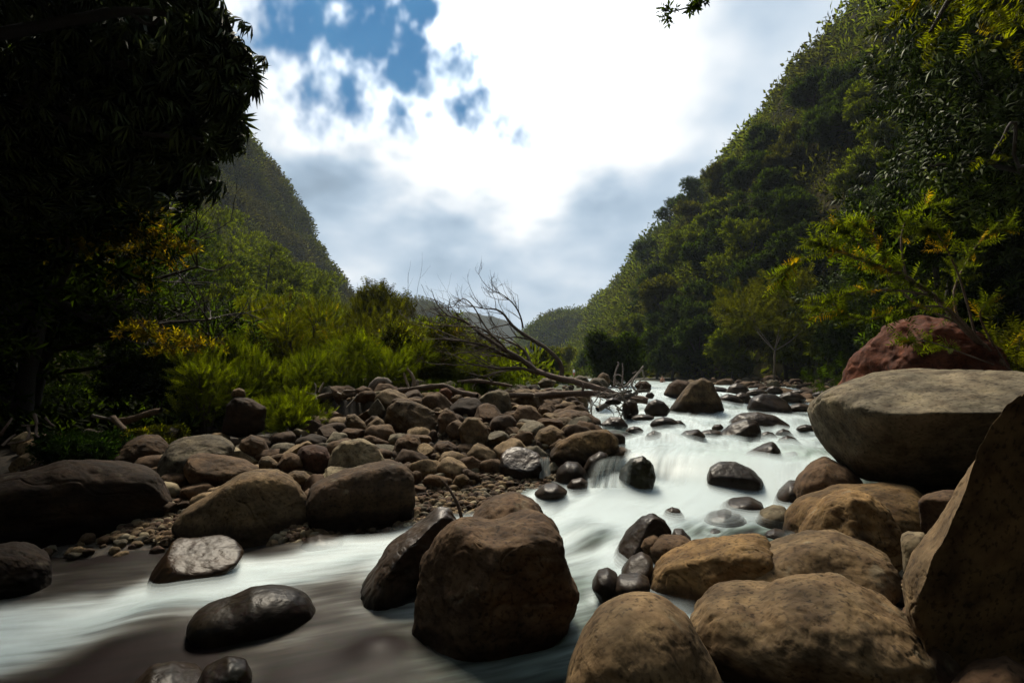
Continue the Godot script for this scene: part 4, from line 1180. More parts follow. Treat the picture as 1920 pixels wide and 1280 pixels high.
	for l in roots:
		st = begin()
		wood(st, l[0], l[1], float(l[1]) * 0.6, bleached * (0.72 if l[1] < 0.03 else 0.3), 6)
		shift_put("root", st, t, o)
	st = begin()
	for k in 46:
		st.set_color(bleached * rr.randf_range(0.18, 0.6))
		fork(st, at(rr.randf_range(1118, 1196), rr.randf_range(730, 768), rr.randf_range(12.4, 13.0)), Vector3(rr.randf_range(-1, 1), rr.randf_range(-0.7, 0.8), rr.randf_range(-0.5, 1)), rr.randf_range(0.2, 0.5), rr.randf_range(0.012, 0.026), 1, rr, 0.0)
	var web := shift_put("rootlets", st, t, o)
	web.set_meta("kind", "stuff")

func shift_put(called: String, st: SurfaceTool, parent: Node3D, origin: Vector3) -> MeshInstance3D:
	var o := put(called, st.commit(), M.bark, parent)
	o.position = -origin
	return o

func log_thing(label: String, parts: Array, radii: Array, c: Color, rr: RandomNumberGenerator):
	var a: Array = parts[0]
	var origin := at(a[0], a[1], a[2])
	var t := thing("driftwood", label, "driftwood", origin)
	for k in parts.size():
		var st := begin()
		wood(st, parts[k], radii[k], float(radii[k]) * 0.6, c * rr.randf_range(0.85, 1.1), 8)
		shift_put("log" if k == 0 else "branch", st, t, origin)

# ---------------------------------------------------------------- leaves
func leaf(st: SurfaceTool, base: Vector3, dir: Vector3, up: Vector3, l: float, w: float, bend := 0.2):
	dir = dir.normalized()
	var side := dir.cross(up).normalized()
	var n := side.cross(dir).normalized()
	var m1 := base + dir * l * 0.45 + n * l * 0.06
	var tip := base + dir * l - n * l * bend
	for s in [-1.0, 1.0]:
		var e: Vector3 = base + dir * l * 0.42 + side * s * w * 0.5 - n * l * 0.03
		var nn: Vector3 = (n + side * s * 0.35).normalized()
		for p in [base, e, m1, m1, e, tip]:
			st.set_normal(nn)
			st.add_vertex(p)

func spray(kind: String, seed_: int) -> ArrayMesh:
	var rr := RandomNumberGenerator.new()
	rr.seed = seed_
	var st := begin()
	match kind:
		"broad":
			for k in 13:
				var f := k / 12.0
				var a := k * 2.4
				var d := Vector3(cos(a) * (1.0 - 0.4 * f), 0.25 + 0.5 * f, sin(a) * (1.0 - 0.4 * f))
				leaf(st, Vector3(rr.randf_range(-0.12, 0.12), f * 0.45, rr.randf_range(-0.12, 0.12)), d, Vector3.UP, rr.randf_range(0.34, 0.52), rr.randf_range(0.16, 0.22))
		"droop":
			for k in 11:
				var a := k * 2.4
				var d := Vector3(cos(a), rr.randf_range(-1.6, -0.35), sin(a))
				leaf(st, Vector3(cos(a) * 0.05, rr.randf_range(-0.1, 0.1), sin(a) * 0.05), d, Vector3(cos(a), 0.6, sin(a)), rr.randf_range(0.7, 1.0), rr.randf_range(0.15, 0.21), 0.22)
		"fine":
			for k in 18:
				var f := (k / 2) / 9.0
				var s := -1.0 if k % 2 else 1.0
				var p := Vector3(f * f * 0.15, f * 0.95, 0)
				leaf(st, p, Vector3(s * 0.8, rr.randf_range(0.0, 0.5), rr.randf_range(-0.7, 0.7)), Vector3(0, 0.5, 1), rr.randf_range(0.26, 0.40), rr.randf_range(0.06, 0.085), 0.3)
		"willow":     # a leafy twig with leaves hanging in two rows
			st.set_color(Color.WHITE)
			for k in 20:
				var f := (k / 2) / 10.0
				var s := -1.0 if k % 2 else 1.0
				leaf(st, Vector3(0, f, -0.18 * f * f), Vector3(s * 0.75, rr.randf_range(-0.1, 0.45), rr.randf_range(-0.55, -0.1)), Vector3(0, 0.2, 1), rr.randf_range(0.26, 0.36), rr.randf_range(0.065, 0.09), 0.35)
			leaf(st, Vector3(0, 1, -0.18), Vector3(0, 1, -0.3), Vector3(0, 0, 1), 0.3, 0.08)
		"clump":
			for k in 30:
				var d := Vector3(rr.randf_range(-1, 1), rr.randf_range(-0.2, 1), rr.randf_range(-1, 1)).normalized()
				var p := d * rr.randf_range(0.35, 0.95)
				leaf(st, p, (d + Vector3(rr.randf_range(-0.8, 0.8), rr.randf_range(-0.4, 0.6), rr.randf_range(-0.8, 0.8))), d, rr.randf_range(0.26, 0.42), rr.randf_range(0.14, 0.24))
		"grass":
			for k in 14:
				var a := rr.randf() * TAU
				var d := Vector3(cos(a) * 0.35, 1, sin(a) * 0.35)
				leaf(st, Vector3(cos(a), 0, sin(a)) * rr.randf_range(0.0, 0.25), d, Vector3(cos(a), 0.2, sin(a)), rr.randf_range(0.6, 1.1), 0.035, rr.randf_range(0.1, 0.4))
	return st.commit()

var sprays := {}
func spray_of(kind: String) -> ArrayMesh:
	if not sprays.has(kind): sprays[kind] = spray(kind, hash(kind) % 10000)
	return sprays[kind]

func leaf_place(p: Vector3, out_dir: Vector3, s: float, rr: RandomNumberGenerator, upright := 0.5) -> Transform3D:
	var y := (out_dir.normalized() + Vector3.UP * upright + Vector3(rr.randf_range(-0.4, 0.4), rr.randf_range(-0.4, 0.4), rr.randf_range(-0.4, 0.4))).normalized()
	var x := y.cross(Vector3(rr.randf_range(-1, 1), rr.randf_range(-1, 1), rr.randf_range(-1, 1)))
	if x.length() < 0.1: x = y.cross(Vector3.RIGHT)
	x = x.normalized()
	return Transform3D(Basis(x, y, x.cross(y)).scaled(Vector3.ONE * s), p)

func green(cols: Array, rr: RandomNumberGenerator, k: float) -> Color:
	# cols: darkest, lightest, accent, share of the accent
	var c: Color = cols[0].lerp(cols[1], clampf(k + rr.randf_range(-0.3, 0.3), 0, 1))
	if cols.size() > 2 and rr.randf() < cols[3]: c = cols[2]
	return c * rr.randf_range(0.8, 1.2)

# lobes: [centre relative to the base, radii]; the crown is leaf sprays spread through the shells of the lobes
func crown(parent: Node3D, lobes: Array, kind: String, s: float, count: int, cols: Array, mat: Material, rr: RandomNumberGenerator, upright := 0.5, called := "crown"):
	var where: Array = []
	var tint := PackedColorArray()
	var total := 0.0
	for l in lobes: total += (l[1] as Vector3).x * (l[1] as Vector3).y
	for l in lobes:
		var c: Vector3 = l[0]
		var r: Vector3 = l[1]
		var tone := rr.randf()
		var n := int(count * r.x * r.y / total)
		for k in n:
			var d := Vector3(rr.randfn(), rr.randfn() + 0.25, rr.randfn()).normalized()
			var dist := pow(rr.randf(), 0.35)
			var lump := 1.0 + 0.34 * noise_a.get_noise_3d(c.x + d.x * 1.7, c.y + d.y * 1.7, c.z + d.z * 1.7)
			if noise_b.get_noise_3d(c.x + d.x * 2.6, c.y + d.y * 2.6, c.z + d.z * 2.6) < -0.42: continue
			where.append(leaf_place(c + d * r * dist * lump, d, s * rr.randf_range(0.7, 1.25), rr, upright))
			tint.append(green(cols, rr, 0.25 + 0.5 * tone))
	return scatter(called, spray_of(kind), mat, where, tint, parent)

func tree(called: String, label: String, group: String, base: Vector3, height: float, spread: float, kind: String, s: float, count: int, cols: Array, mat: Material, seed_: int, o := {}) -> Node3D:
	var rr := RandomNumberGenerator.new()
	rr.seed = seed_
	var t := thing(called, label, o.get("cat", "tree"), base, group)
	var bark: Color = o.get("bark", Color(0.07, 0.055, 0.04))
	var split: float = o.get("split", 0.4) * height
	var st := begin()
	st.set_color(bark)
	var lean := Vector3(rr.randf_range(-0.12, 0.12), 0, rr.randf_range(-0.12, 0.12)) * height
	var rad: float = (height * 0.022 + 0.03) * o.get("thin", 1.0)
	var top := lean + Vector3(0, split, 0)
	tube(st, smooth_line([Vector3(0, -0.4, 0), lean * 0.2 + Vector3(0, split * 0.4, 0), top], 3), rad, rad * 0.65, 7, 0.3)
	put("trunk", st.commit(), M.bark, t)
	var lobes: Array = []
	var n: int = o.get("lobes", 7)
	for k in n:
		var a := TAU * (k + rr.randf_range(-0.3, 0.3)) / n * (1.0 if k < n - 1 else 0.0) + rr.randf()
		var out := spread * (sqrt(rr.randf_range(0.05, 0.72)) if k < n - 1 else 0.15)
		var y := height * (rr.randf_range(o.get("low", 0.45), 0.85) if k < n - 1 else 0.86)
		var c := lean * (y / height) * 1.4 + Vector3(cos(a) * out, y, sin(a) * out)
		var r: float = spread * rr.randf_range(0.8, 1.2) * o.get("lobe", 0.45)
		lobes.append([c, Vector3(r, r * rr.randf_range(0.8, 1.15) * o.get("flat", 0.65), r)])
		st = begin()
		st.set_color(bark)
		tube(st, smooth_line([top, top.lerp(c, 0.5) + Vector3(0, -0.05 * height, 0) * rr.randf(), c], 3), rad * 0.5, rad * 0.16, 5)
		for j in 2: fork(st, top.lerp(c, 0.7), (c - top).normalized() + Vector3(rr.randf_range(-0.7, 0.7), rr.randf_range(-0.2, 0.7), rr.randf_range(-0.7, 0.7)), r * 0.9, rad * 0.15, 1, rr)
		put("limb", st.commit(), M.bark, t)
	crown(t, lobes, kind, s, count, cols, mat, rr, o.get("upright", 0.5))
	return t

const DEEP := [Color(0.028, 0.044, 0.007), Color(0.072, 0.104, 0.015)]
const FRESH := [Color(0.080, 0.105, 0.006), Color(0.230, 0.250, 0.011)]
const SLOPE := [Color(0.075, 0.095, 0.012), Color(0.215, 0.225, 0.026)]
const OLIVE := [Color(0.064, 0.062, 0.009), Color(0.150, 0.140, 0.018)]
const GOLD := [Color(0.105, 0.115, 0.008), Color(0.235, 0.225, 0.012), Color(0.36, 0.25, 0.014), 0.06]

func make_trees():
	var rr := RandomNumberGenerator.new()
	rr.seed = 808
	# ---- forest wall and slope on the right
	var placed: Array = []
	var tries := 0
	while placed.size() < 78 and tries < 6000:
		tries += 1
		var d := 15.0 * pow(125.0 / 15.0, rr.randf())
		var m := -3.0 + 30.0 * pow(rr.randf(), 1.8)
		var x := right_toe(d) + m
		if x / d > 1.35 or x / d < 0.12 or (d < 26.0 and x / d < 0.62): continue
		var r := river_near(x, d)
		if r.x < r.y + 1.5: continue
		var ok := true
		for p in placed:
			if Vector2(x - p[0], d - p[1]).length() < 3.6 + d * 0.025: ok = false
		if ok: placed.append([x, d])
	for k in placed.size():
		var x: float = placed[k][0]
		var d: float = placed[k][1]
		var h := rr.randf_range(6.5, 10.0)
		var cols: Array = [DEEP, DEEP, OLIVE, FRESH, DEEP][rr.randi() % 5]
		var s := clampf(0.38 + d * 0.0065, 0.45, 1.0)
		var base := Vector3(x, maxf(right_height(x, d), ground(x, d)) - 0.3, -d)
		tree("forest_tree", "broadleaf tree of the dense forest on the right hillside", "trees of the forest on the right hillside", base, h, h * rr.randf_range(0.36, 0.48), "broad", s, int(clampf(2300 - d * 11.0, 900, 2300)), cols, M.leaf, 3000 + k, {"low": 0.25, "lobes": 12, "lobe": 0.36, "flat": 0.82})
	# single trees that stand out
	for k in 3:
		var sd: float = [150.0, 158.0, 142.0][k]
		var sx: float = ([1218.0, 1262.0, 1300.0][k] - 960.0) / F * sd
		tree("skyline_tree", ["lowest tree of the clump that stands out on the right hand skyline", "middle tree of the clump that stands out on the right hand skyline", "highest tree of the clump that stands out on the right hand skyline"][k], "", Vector3(sx, right_height(sx, sd) - 0.5, -sd), [10.5, 12.0, 11.0][k], [5.0, 5.6, 5.2][k], "broad", 1.0, 900, DEEP, M.leaf, 141 + k, {"low": 0.4, "lobes": 8, "flat": 0.6, "lobe": 0.4})
	var p := Vector3.ZERO
	p = at(1452, 704, 40.0)
	tree("pale_barked_tree", "small olive tree with pale forked trunk at the foot of the forest beyond the rapids", "", Vector3(p.x, maxf(0.8, ground(p.x, 40.0)), p.z), 8.2, 4.3, "fine", 0.75, 1100, OLIVE, M.leaf, 44, {"bark": Color(0.13, 0.10, 0.075), "split": 0.33, "low": 0.55, "thin": 0.5})
	p = at(1560, 705, 27.0)
	tree("dark_glossy_tree", "tall dark tree with glossy leaves rising behind the red boulder", "", Vector3(21.0, 1.9, -24.0), 12.0, 4.6, "broad", 0.6, 2100, DEEP, M.glossy, 45, {"low": 0.2, "lobes": 10})
	tree("dark_glossy_tree", "tallest dark glossy tree at the right, over the leaning slab", "", Vector3(16.8, 2.2, -16.0), 13.5, 4.9, "broad", 0.55, 3000, DEEP, M.glossy, 46, {"low": 0.2, "lobes": 11})
	tree("dark_glossy_tree", "dark tree close behind the willow on the right", "", Vector3(13.0, 2.2, -11.5), 11.0, 4.6, "broad", 0.5, 2200, DEEP, M.glossy, 47, {"low": 0.12, "lobes": 9})
	# ---- left side: sunny middle trees, then the dark near ones
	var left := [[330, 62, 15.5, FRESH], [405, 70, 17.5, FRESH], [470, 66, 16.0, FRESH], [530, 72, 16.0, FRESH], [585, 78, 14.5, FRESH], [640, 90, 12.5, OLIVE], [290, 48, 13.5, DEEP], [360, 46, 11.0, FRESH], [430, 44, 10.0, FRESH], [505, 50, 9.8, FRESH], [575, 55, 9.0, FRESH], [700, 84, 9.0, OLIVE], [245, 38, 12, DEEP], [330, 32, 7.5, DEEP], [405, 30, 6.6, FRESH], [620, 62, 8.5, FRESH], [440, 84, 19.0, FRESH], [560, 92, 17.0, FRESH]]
	for k in left.size():
		var row: Array = left[k]
		var d: float = row[1]
		var x := (float(row[0]) - 960.0) / F * d
		var front := d < 60.0
		var nth := 0
		for other in left:
			if (float(other[1]) < 60.0) == front and float(other[0]) < float(row[0]): nth += 1
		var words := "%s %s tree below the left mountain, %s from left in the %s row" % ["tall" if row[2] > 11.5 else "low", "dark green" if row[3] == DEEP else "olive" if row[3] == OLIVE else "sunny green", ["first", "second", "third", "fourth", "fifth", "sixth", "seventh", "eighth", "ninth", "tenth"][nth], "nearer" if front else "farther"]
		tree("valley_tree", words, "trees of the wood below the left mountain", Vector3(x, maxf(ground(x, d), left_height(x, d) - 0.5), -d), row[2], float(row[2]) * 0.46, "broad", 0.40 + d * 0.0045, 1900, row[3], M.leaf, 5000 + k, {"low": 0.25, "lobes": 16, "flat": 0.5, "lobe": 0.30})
	for row in [[-13.8, 14.0, 10.0, 61], [-18.0, 19.0, 12.0, 62], [-10.6, 11.0, 8.0, 63], [-19.5, 25.0, 11.5, 64], [-15.0, 10.5, 10.0, 66], [-19.0, 14.0, 14.0, 67], [-12.5, 8.0, 8.5, 68]]:
		tree("shade_tree", "dark tree of the shaded thicket on the left bank", "trees of the shaded thicket on the left bank", Vector3(row[0], ground(row[0], row[1]), -float(row[1])), row[2], float(row[2]) * 0.48, "broad", 0.46, 1900, DEEP, M.leaf, row[3], {"low": 0.12, "lobes": 10})
	make_yellow_tree()
	make_mango()
	make_overhang()
	# ---- the woods that read as one mass
	hill_cover("mountain_cover", "shrubs and low trees that clothe the left mountain", left_height, 30000, func(r): 
		var d: float = 40.0 + 235.0 * sqrt(r.randf())
		return Vector2(r.randf_range(-0.98, -0.20) * d, d), [Color(0.060, 0.064, 0.008), Color(0.150, 0.148, 0.015)], rr, 0.82)
	hill_cover("forest_cover", "forest canopy that clothes the right hillside", right_height, 24000, func(r):
		var d: float = 14.0 * pow(900.0 / 14.0, r.randf())
		if r.randf() < 0.12: d = r.randf_range(-45.0, 14.0)
		return Vector2(right_toe(d) + r.randf_range(-1.5, 84.0 if d > 0.0 else 40.0), d), SLOPE, rr, 1.0)
	hill_cover("hill_cover", "trees that clothe the low hill at the bend of the valley", far_hill_height, 2600, func(r): return Vector2(r.randf_range(-6.0, 130.0), r.randf_range(335.0, 392.0)), SLOPE, rr, 0.8)
	hill_cover("far_cover", "trees that read as texture on the far ridge", func(x, d): return table([-330, 150, -250, 100, -194, 87, -163, 85, -138, 86, -118, 85, -100, 82, -90, 82, -81, 74, -66, 66, -56, 52, -44, 34, -30, 0], x) * (1.0 - pow(absf(d - 600.0) / 160.0, 1.4)) - 1.0, 5000, func(r): return Vector2(r.randf_range(-300, -35), r.randf_range(480.0, 606.0)), OLIVE, rr, 1.1)
	hill_cover("valley_cover", "bushy wood across the valley floor", ground, 5200, func(r):
		var d: float = r.randf_range(28.0, 320.0)
		return Vector2(r.randf_range(-0.75, 0.16) * d, d), FRESH, rr, 0.85)

func hill_cover(called: String, label: String, height: Callable, count: int, pick: Callable, cols: Array, rr: RandomNumberGenerator, big: float):
	var where: Array = []
	var tint := PackedColorArray()
	for k in count:
		var q: Vector2 = pick.call(rr)
		var y: float = height.call(q.x, q.y)
		if y < 0.6 or (q.y < 100.0 and absf(q.x / q.y - 0.121) < 0.05): continue
		var r := river_near(q.x, q.y) if q.y < 140.0 and absf(q.x) < 60.0 else Vector4(99, 1, 0, 0)
		if absf(r.x) < r.y + 2.0: continue
		var patch := 0.5 + 0.9 * noise_c.get_noise_3d(q.x * 0.022, y * 0.03, q.y * 0.022)
		var s := big * lerpf(0.55, 2.1, pow(rr.randf(), 2.2)) * clampf(0.7 + q.y * 0.0085, 0.9, 3.6) * (0.8 + 0.5 * patch)
		where.append(leaf_place(Vector3(q.x, y + s * 0.1, -q.y), Vector3.UP, s, rr, 0.8))
		var c: Color = cols[0].lerp(cols[1], clampf(patch * 0.8 + rr.randf_range(-0.25, 0.25), 0, 1))
		if noise_b.get_noise_3d(q.x * 0.03 + 9.0, y * 0.06, q.y * 0.03) > 0.25: c = c.lerp(Color(0.075, 0.052, 0.028), 0.5)
		tint.append(c * rr.randf_range(0.8, 1.2))
	tag(scatter(called, spray_of("clump"), M.far_leaf, where, tint), label, "", "", "stuff")

# ---------------------------------------------------------------- near trees built limb by limb
func limb_tree(t: Node3D, lines: Array, r0: Array, bark: Color):
	for k in lines.size():
		var st := begin()
		st.set_color(bark)
		var pts: Array = []
		for p in lines[k]: pts.append((p as Vector3) - t.position)
		tube(st, smooth_line(pts, 4), r0[k], float(r0[k]) * 0.3, 7, 0.25)
		put("trunk" if k == 0 else "limb", st.commit(), M.bark, t)

func make_yellow_tree():
	var rr := RandomNumberGenerator.new()
	rr.seed = 212
	var t := thing("yellowing_tree", "leaning dark limbed tree with yellowing leaves at the edge of the left thicket", "tree", at(60, 740, 12.5))
	var lines := [[at(60, 760, 12.5), at(90, 640, 12.6), at(130, 560, 12.7), at(200, 500, 12.6), at(280, 470, 12.4), at(330, 465, 12.2)], [at(110, 600, 12.6), at(200, 565, 12.3), at(290, 525, 12.0), at(370, 500, 11.8)], [at(80, 660, 12.6), at(180, 640, 12.2), at(280, 610, 11.8), at(390, 600, 11.6)], [at(130, 560, 12.7), at(160, 470, 12.8), at(210, 410, 12.8), at(270, 395, 12.7)], [at(70, 700, 12.5), at(180, 690, 12.0), at(300, 660, 11.6), at(400, 645, 11.4)]]
	limb_tree(t, lines, [0.16, 0.07, 0.07, 0.07, 0.06], Color(0.04, 0.03, 0.022))
	var st := begin()
	st.set_color(Color(0.04, 0.03, 0.022))
	for l in lines:
		for k in range(1, l.size()):
			for j in 3: fork(st, (l[k] as Vector3) - t.position, Vector3(rr.randf_range(-0.2, 1), rr.randf_range(-0.2, 0.6), rr.randf_range(-0.6, 0.6)), rr.randf_range(0.7, 1.5), 0.02, 2, rr, 0.03)
	put("twigs", st.commit(), M.bark, t).set_meta("kind", "stuff")
	var lobes: Array = []
	for q in [[140, 430, 0.6], [200, 410, 0.7], [260, 405, 0.7], [120, 470, 0.6], [190, 455, 0.6], [270, 450, 0.75], [310, 470, 0.6], [60, 435, 0.5], [255, 618, 0.35], [290, 632, 0.3], [325, 640, 0.3], [360, 636, 0.25], [392, 648, 0.25], [300, 660, 0.25], [345, 662, 0.2], [240, 525, 0.5]]:
		lobes.append([at(q[0], q[1], 10.9) - t.position, Vector3(q[2], float(q[2]) * 0.4, q[2])])
	crown(t, lobes, "broad", 0.25, 800, [Color(0.14, 0.12, 0.010), Color(0.42, 0.28, 0.016), Color(0.46, 0.26, 0.014), 0.25], M.leaf, rr, 0.4)
	lobes = []
	for q in [[200, 560, 1.0], [280, 560, 0.6], [150, 620, 1.0], [230, 600, 0.8], [310, 600, 0.5], [80, 520, 1.0], [60, 620, 1.2], [350, 620, 0.4]]:
		lobes.append([at(q[0], q[1], 12.9) - t.position, Vector3(q[2], float(q[2]) * 0.6, q[2])])
	crown(t, lobes, "broad", 0.3, 1300, DEEP, M.leaf, rr, 0.4)

func make_mango():
	# long drooping leaves over the upper left corner; the tree stands beyond the left edge
	var rr := RandomNumberGenerator.new()
	rr.seed = 303
	var t := thing("drooping_leaf_tree", "big dark tree with long drooping leaves hanging into the upper left", "tree", Vector3(-9.6, ground(-9.6, 7.0), -7.0))
	var lines := [[Vector3(-9.6, 0.2, -7.0), Vector3(-9.4, 2.5, -7.0), Vector3(-9.0, 5.0, -7.0), Vector3(-8.2, 7.2, -6.8)], [Vector3(-9.0, 4.6, -7.0), at(60, 190, 7.2), at(180, 130, 7.0), at(300, 120, 6.8), at(420, 130, 6.6)], [at(60, 190, 7.2), at(160, 240, 7.0), at(260, 250, 6.8), at(380, 260, 6.6)],
		[Vector3(-8.7, 6.0, -6.9), at(120, 40, 6.6), at(240, 20, 6.4), at(330, 30, 6.3)], [Vector3(-8.7, 6.0, -6.9), Vector3(-6.5, 7.4, -5.2), Vector3(-4.6, 7.8, -3.8)], [Vector3(-9.0, 5.0, -7.0), Vector3(-7.5, 6.0, -4.0), Vector3(-6.0, 6.6, -1.5)], [at(240, 20, 6.4), at(275, 45, 6.4), at(300, 30, 6.4), at(320, -20, 6.4)]]
	limb_tree(t, lines, [0.34, 0.10, 0.06, 0.09, 0.12, 0.14, 0.03], Color(0.035, 0.027, 0.021))
	var lobes: Array = []
	# the fringe that hangs against the sky, then the mass behind it
	for q in [[420, 90, 6.5, 0.42], [468, 150, 6.5, 0.22], [484, 128, 6.5, 0.10], [440, 185, 6.5, 0.3], [422, 235, 6.6, 0.3], [462, 215, 6.5, 0.13], [455, 95, 6.4, 0.14], [405, 60, 6.5, 0.45], [395, 150, 6.6, 0.5], [400, 235, 6.7, 0.45], [375, 20, 6.5, 0.45], [350, 110, 6.7, 0.6], [345, 200, 6.8, 0.6], [355, 235, 6.8, 0.45], [330, 265, 6.9, 0.35], [425, 262, 6.7, 0.2], [380, 285, 6.8, 0.24], [300, 150, 7.0, 0.6], [280, 240, 7.1, 0.7], [240, 120, 7.1, 0.6], [220, 300, 7.2, 0.8], [150, 80, 7.1, 0.8], [170, 200, 7.3, 0.9], [120, 330, 7.4, 0.9], [60, 60, 7.2, 0.9], [60, 200, 7.4, 1.0], [20, 340, 7.6, 1.0], [-60, 120, 7.4, 1.2], [-80, 300, 7.6, 1.2], [350, -50, 6.4, 0.6], [230, -70, 6.4, 0.7], [100, -60, 6.6, 0.9]]:
		lobes.append([at(q[0], q[1], q[2]) - t.position, Vector3(q[3], float(q[3]) * 0.8, float(q[3]) * 0.9)])
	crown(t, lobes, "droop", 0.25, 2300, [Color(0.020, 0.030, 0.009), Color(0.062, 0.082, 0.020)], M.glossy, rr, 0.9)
	lobes = []
	for k in 22:
		var dd := rr.randf_range(7.6, 11.5)
		lobes.append([Vector3(-dd * rr.randf_range(0.62, 1.15), rr.randf_range(5.0, 9.5), -dd) - t.position, Vector3(1.0, 0.8, 1.0)])
	for k in 26:
		lobes.append([Vector3(rr.randf_range(-11.5, -4.4), rr.randf_range(6.4, 9.0), rr.randf_range(-6.5, 1.5)) - t.position, Vector3(1.2, 0.8, 1.2)])
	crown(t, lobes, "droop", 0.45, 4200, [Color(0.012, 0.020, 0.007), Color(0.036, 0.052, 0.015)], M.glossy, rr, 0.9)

func make_overhang():
	# the tree that roofs the near right bank: it stands behind the camera, its outer twigs come into view along the top
	var rr := RandomNumberGenerator.new()
	rr.seed = 404
	var t := thing("overhanging_tree", "tree on the near right bank whose leafy twigs hang into the top of the view", "tree", Vector3(5.2, ground(5.2, -1.5), 1.5))
	var lines := [[Vector3(5.2, 0.8, 1.5), Vector3(5.1, 3.0, 1.3), Vector3(4.6, 5.2, 0.6), Vector3(4.2, 7.0, 0.0)], [Vector3(4.8, 4.4, 0.9), Vector3(5.2, 5.6, -1.2), at(1880, -120, 4.6), at(1800, -30, 4.6), at(1745, 60, 4.6)], [Vector3(4.3, 6.2, 0.2), Vector3(3.2, 6.6, -1.6), Vector3(2.4, 6.3, -3.0), at(1395, -60, 4.8), at(1325, 0, 4.8), at(1283, 16, 4.8), at(1254, 22, 4.8)],
		[Vector3(4.3, 6.2, 0.2), Vector3(1.8, 7.2, 0.6), Vector3(-0.8, 7.4, 1.2)], [Vector3(4.8, 4.4, 0.9), Vector3(6.2, 5.4, -2.6), at(1960, 300, 6.0), at(1905, 230, 6.0), at(1880, 260, 6.0), at(1862, 290, 6.0)], [Vector3(4.3, 6.2, 0.2), Vector3(4.5, 7.4, 2.6), Vector3(3.0, 7.8, 5.0)]]
	limb_tree(t, lines, [0.26, 0.05, 0.016, 0.14, 0.03, 0.14], Color(0.045, 0.034, 0.026))
	var lobes: Array = []
	for k in 34:
		lobes.append([Vector3(rr.randf_range(-3.5, 9.0), rr.randf_range(6.2, 8.6), rr.randf_range(-0.8, 8.5)) - t.position, Vector3(1.3, 0.7, 1.3)])
	crown(t, lobes, "broad", 0.5, 2600, DEEP, M.leaf, rr, 0.5)
	lobes = []
	for q in [[1745, 75, 4.6, 0.10], [1760, 20, 4.6, 0.2], [1700, 20, 4.6, 0.14], [1810, -20, 4.6, 0.25], [1850, 20, 4.7, 0.22], [1900, 60, 4.8, 0.25], [1850, 292, 6.0, 0.12], [1735, 130, 4.6, 0.06]]:
		lobes.append([at(q[0], q[1], q[2]) - t.position, Vector3(q[3], q[3], q[3])])
	crown(t, lobes, "fine", 0.2, 110, GOLD, M.leaf, rr, -0.2)
	lobes = []
	for q in [[1254, 24, 4.8, 0.035], [1312, 6, 4.8, 0.035], [1298, 4, 4.8, 0.03]]:
		lobes.append([at(q[0], q[1], q[2]) - t.position, Vector3(q[3], q[3], q[3])])
	crown(t, lobes, "broad", 0.13, 22, DEEP, M.leaf, rr, 0.2)

func twig_row(t: Node3D, pts: Array, rr: RandomNumberGenerator, where: Array, tint: PackedColorArray, cols: Array, s: float, per: int, hang: float):
	var line := smooth_line(pts, 6)
	for k in per:
		var f := pow(rr.randf(), 0.7) * (line.size() - 1.01)
		var i := int(f)
		var p: Vector3 = (line[i] as Vector3).lerp(line[i + 1], f - i)
		var along: Vector3 = (line[i + 1] - line[i]).normalized()
		var d := (along * 0.6 + Vector3(rr.randf_range(-0.9, 0.9), rr.randf_range(-0.5, 0.8) - hang, rr.randf_range(-0.9, 0.9))).normalized()
		where.append(leaf_place(p - t.position, d, s * rr.randf_range(0.6, 1.25), rr, 0.0))
		tint.append(green(cols, rr, 0.5))

# ---------------------------------------------------------------- shrubs, grass
func bush(called: String, label: String, px: float, py: float, d: float, h: float, spread: float, kind: String, s: float, count: int, cols: Array, seed_: int, group := ""):
	var rr := RandomNumberGenerator.new()
	rr.seed = seed_
	var x := (px - 960.0) / F * d
	var base := Vector3(x, ground(x, d) - 0.05, -d)
	var t := thing(called, label, "shrub", base, group)
	var lobes: Array = []
	var st := begin()
	st.set_color(Color(0.085, 0.06, 0.04))
	for k in 11:
		var a := TAU * k / 11.0 + rr.randf()
		var out := spread * rr.randf_range(0.15, 0.78)
		var y := h * rr.randf_range(0.28, 0.86)
		var c := Vector3(cos(a) * out, y, sin(a) * out)
		lobes.append([c, Vector3(spread * 0.34, h * 0.24, spread * 0.34)])
		tube(st, smooth_line([Vector3(cos(a), 0, sin(a)) * 0.06, c * Vector3(0.4, 0.6, 0.4), c], 3), 0.012 * h + 0.004, 0.004, 4)
		for j in 2: fork(st, c * 0.8, c.normalized() + Vector3(rr.randf_range(-0.6, 0.6), rr.randf_range(0, 0.8), rr.randf_range(-0.6, 0.6)), h * 0.28, 0.004 * h + 0.002, 1, rr, 0.15)
	put("stems", st.commit(), M.bark, t).set_meta("kind", "stuff")
	crown(t, lobes, kind, s, count, cols, M.leaf, rr, 0.7, "foliage")

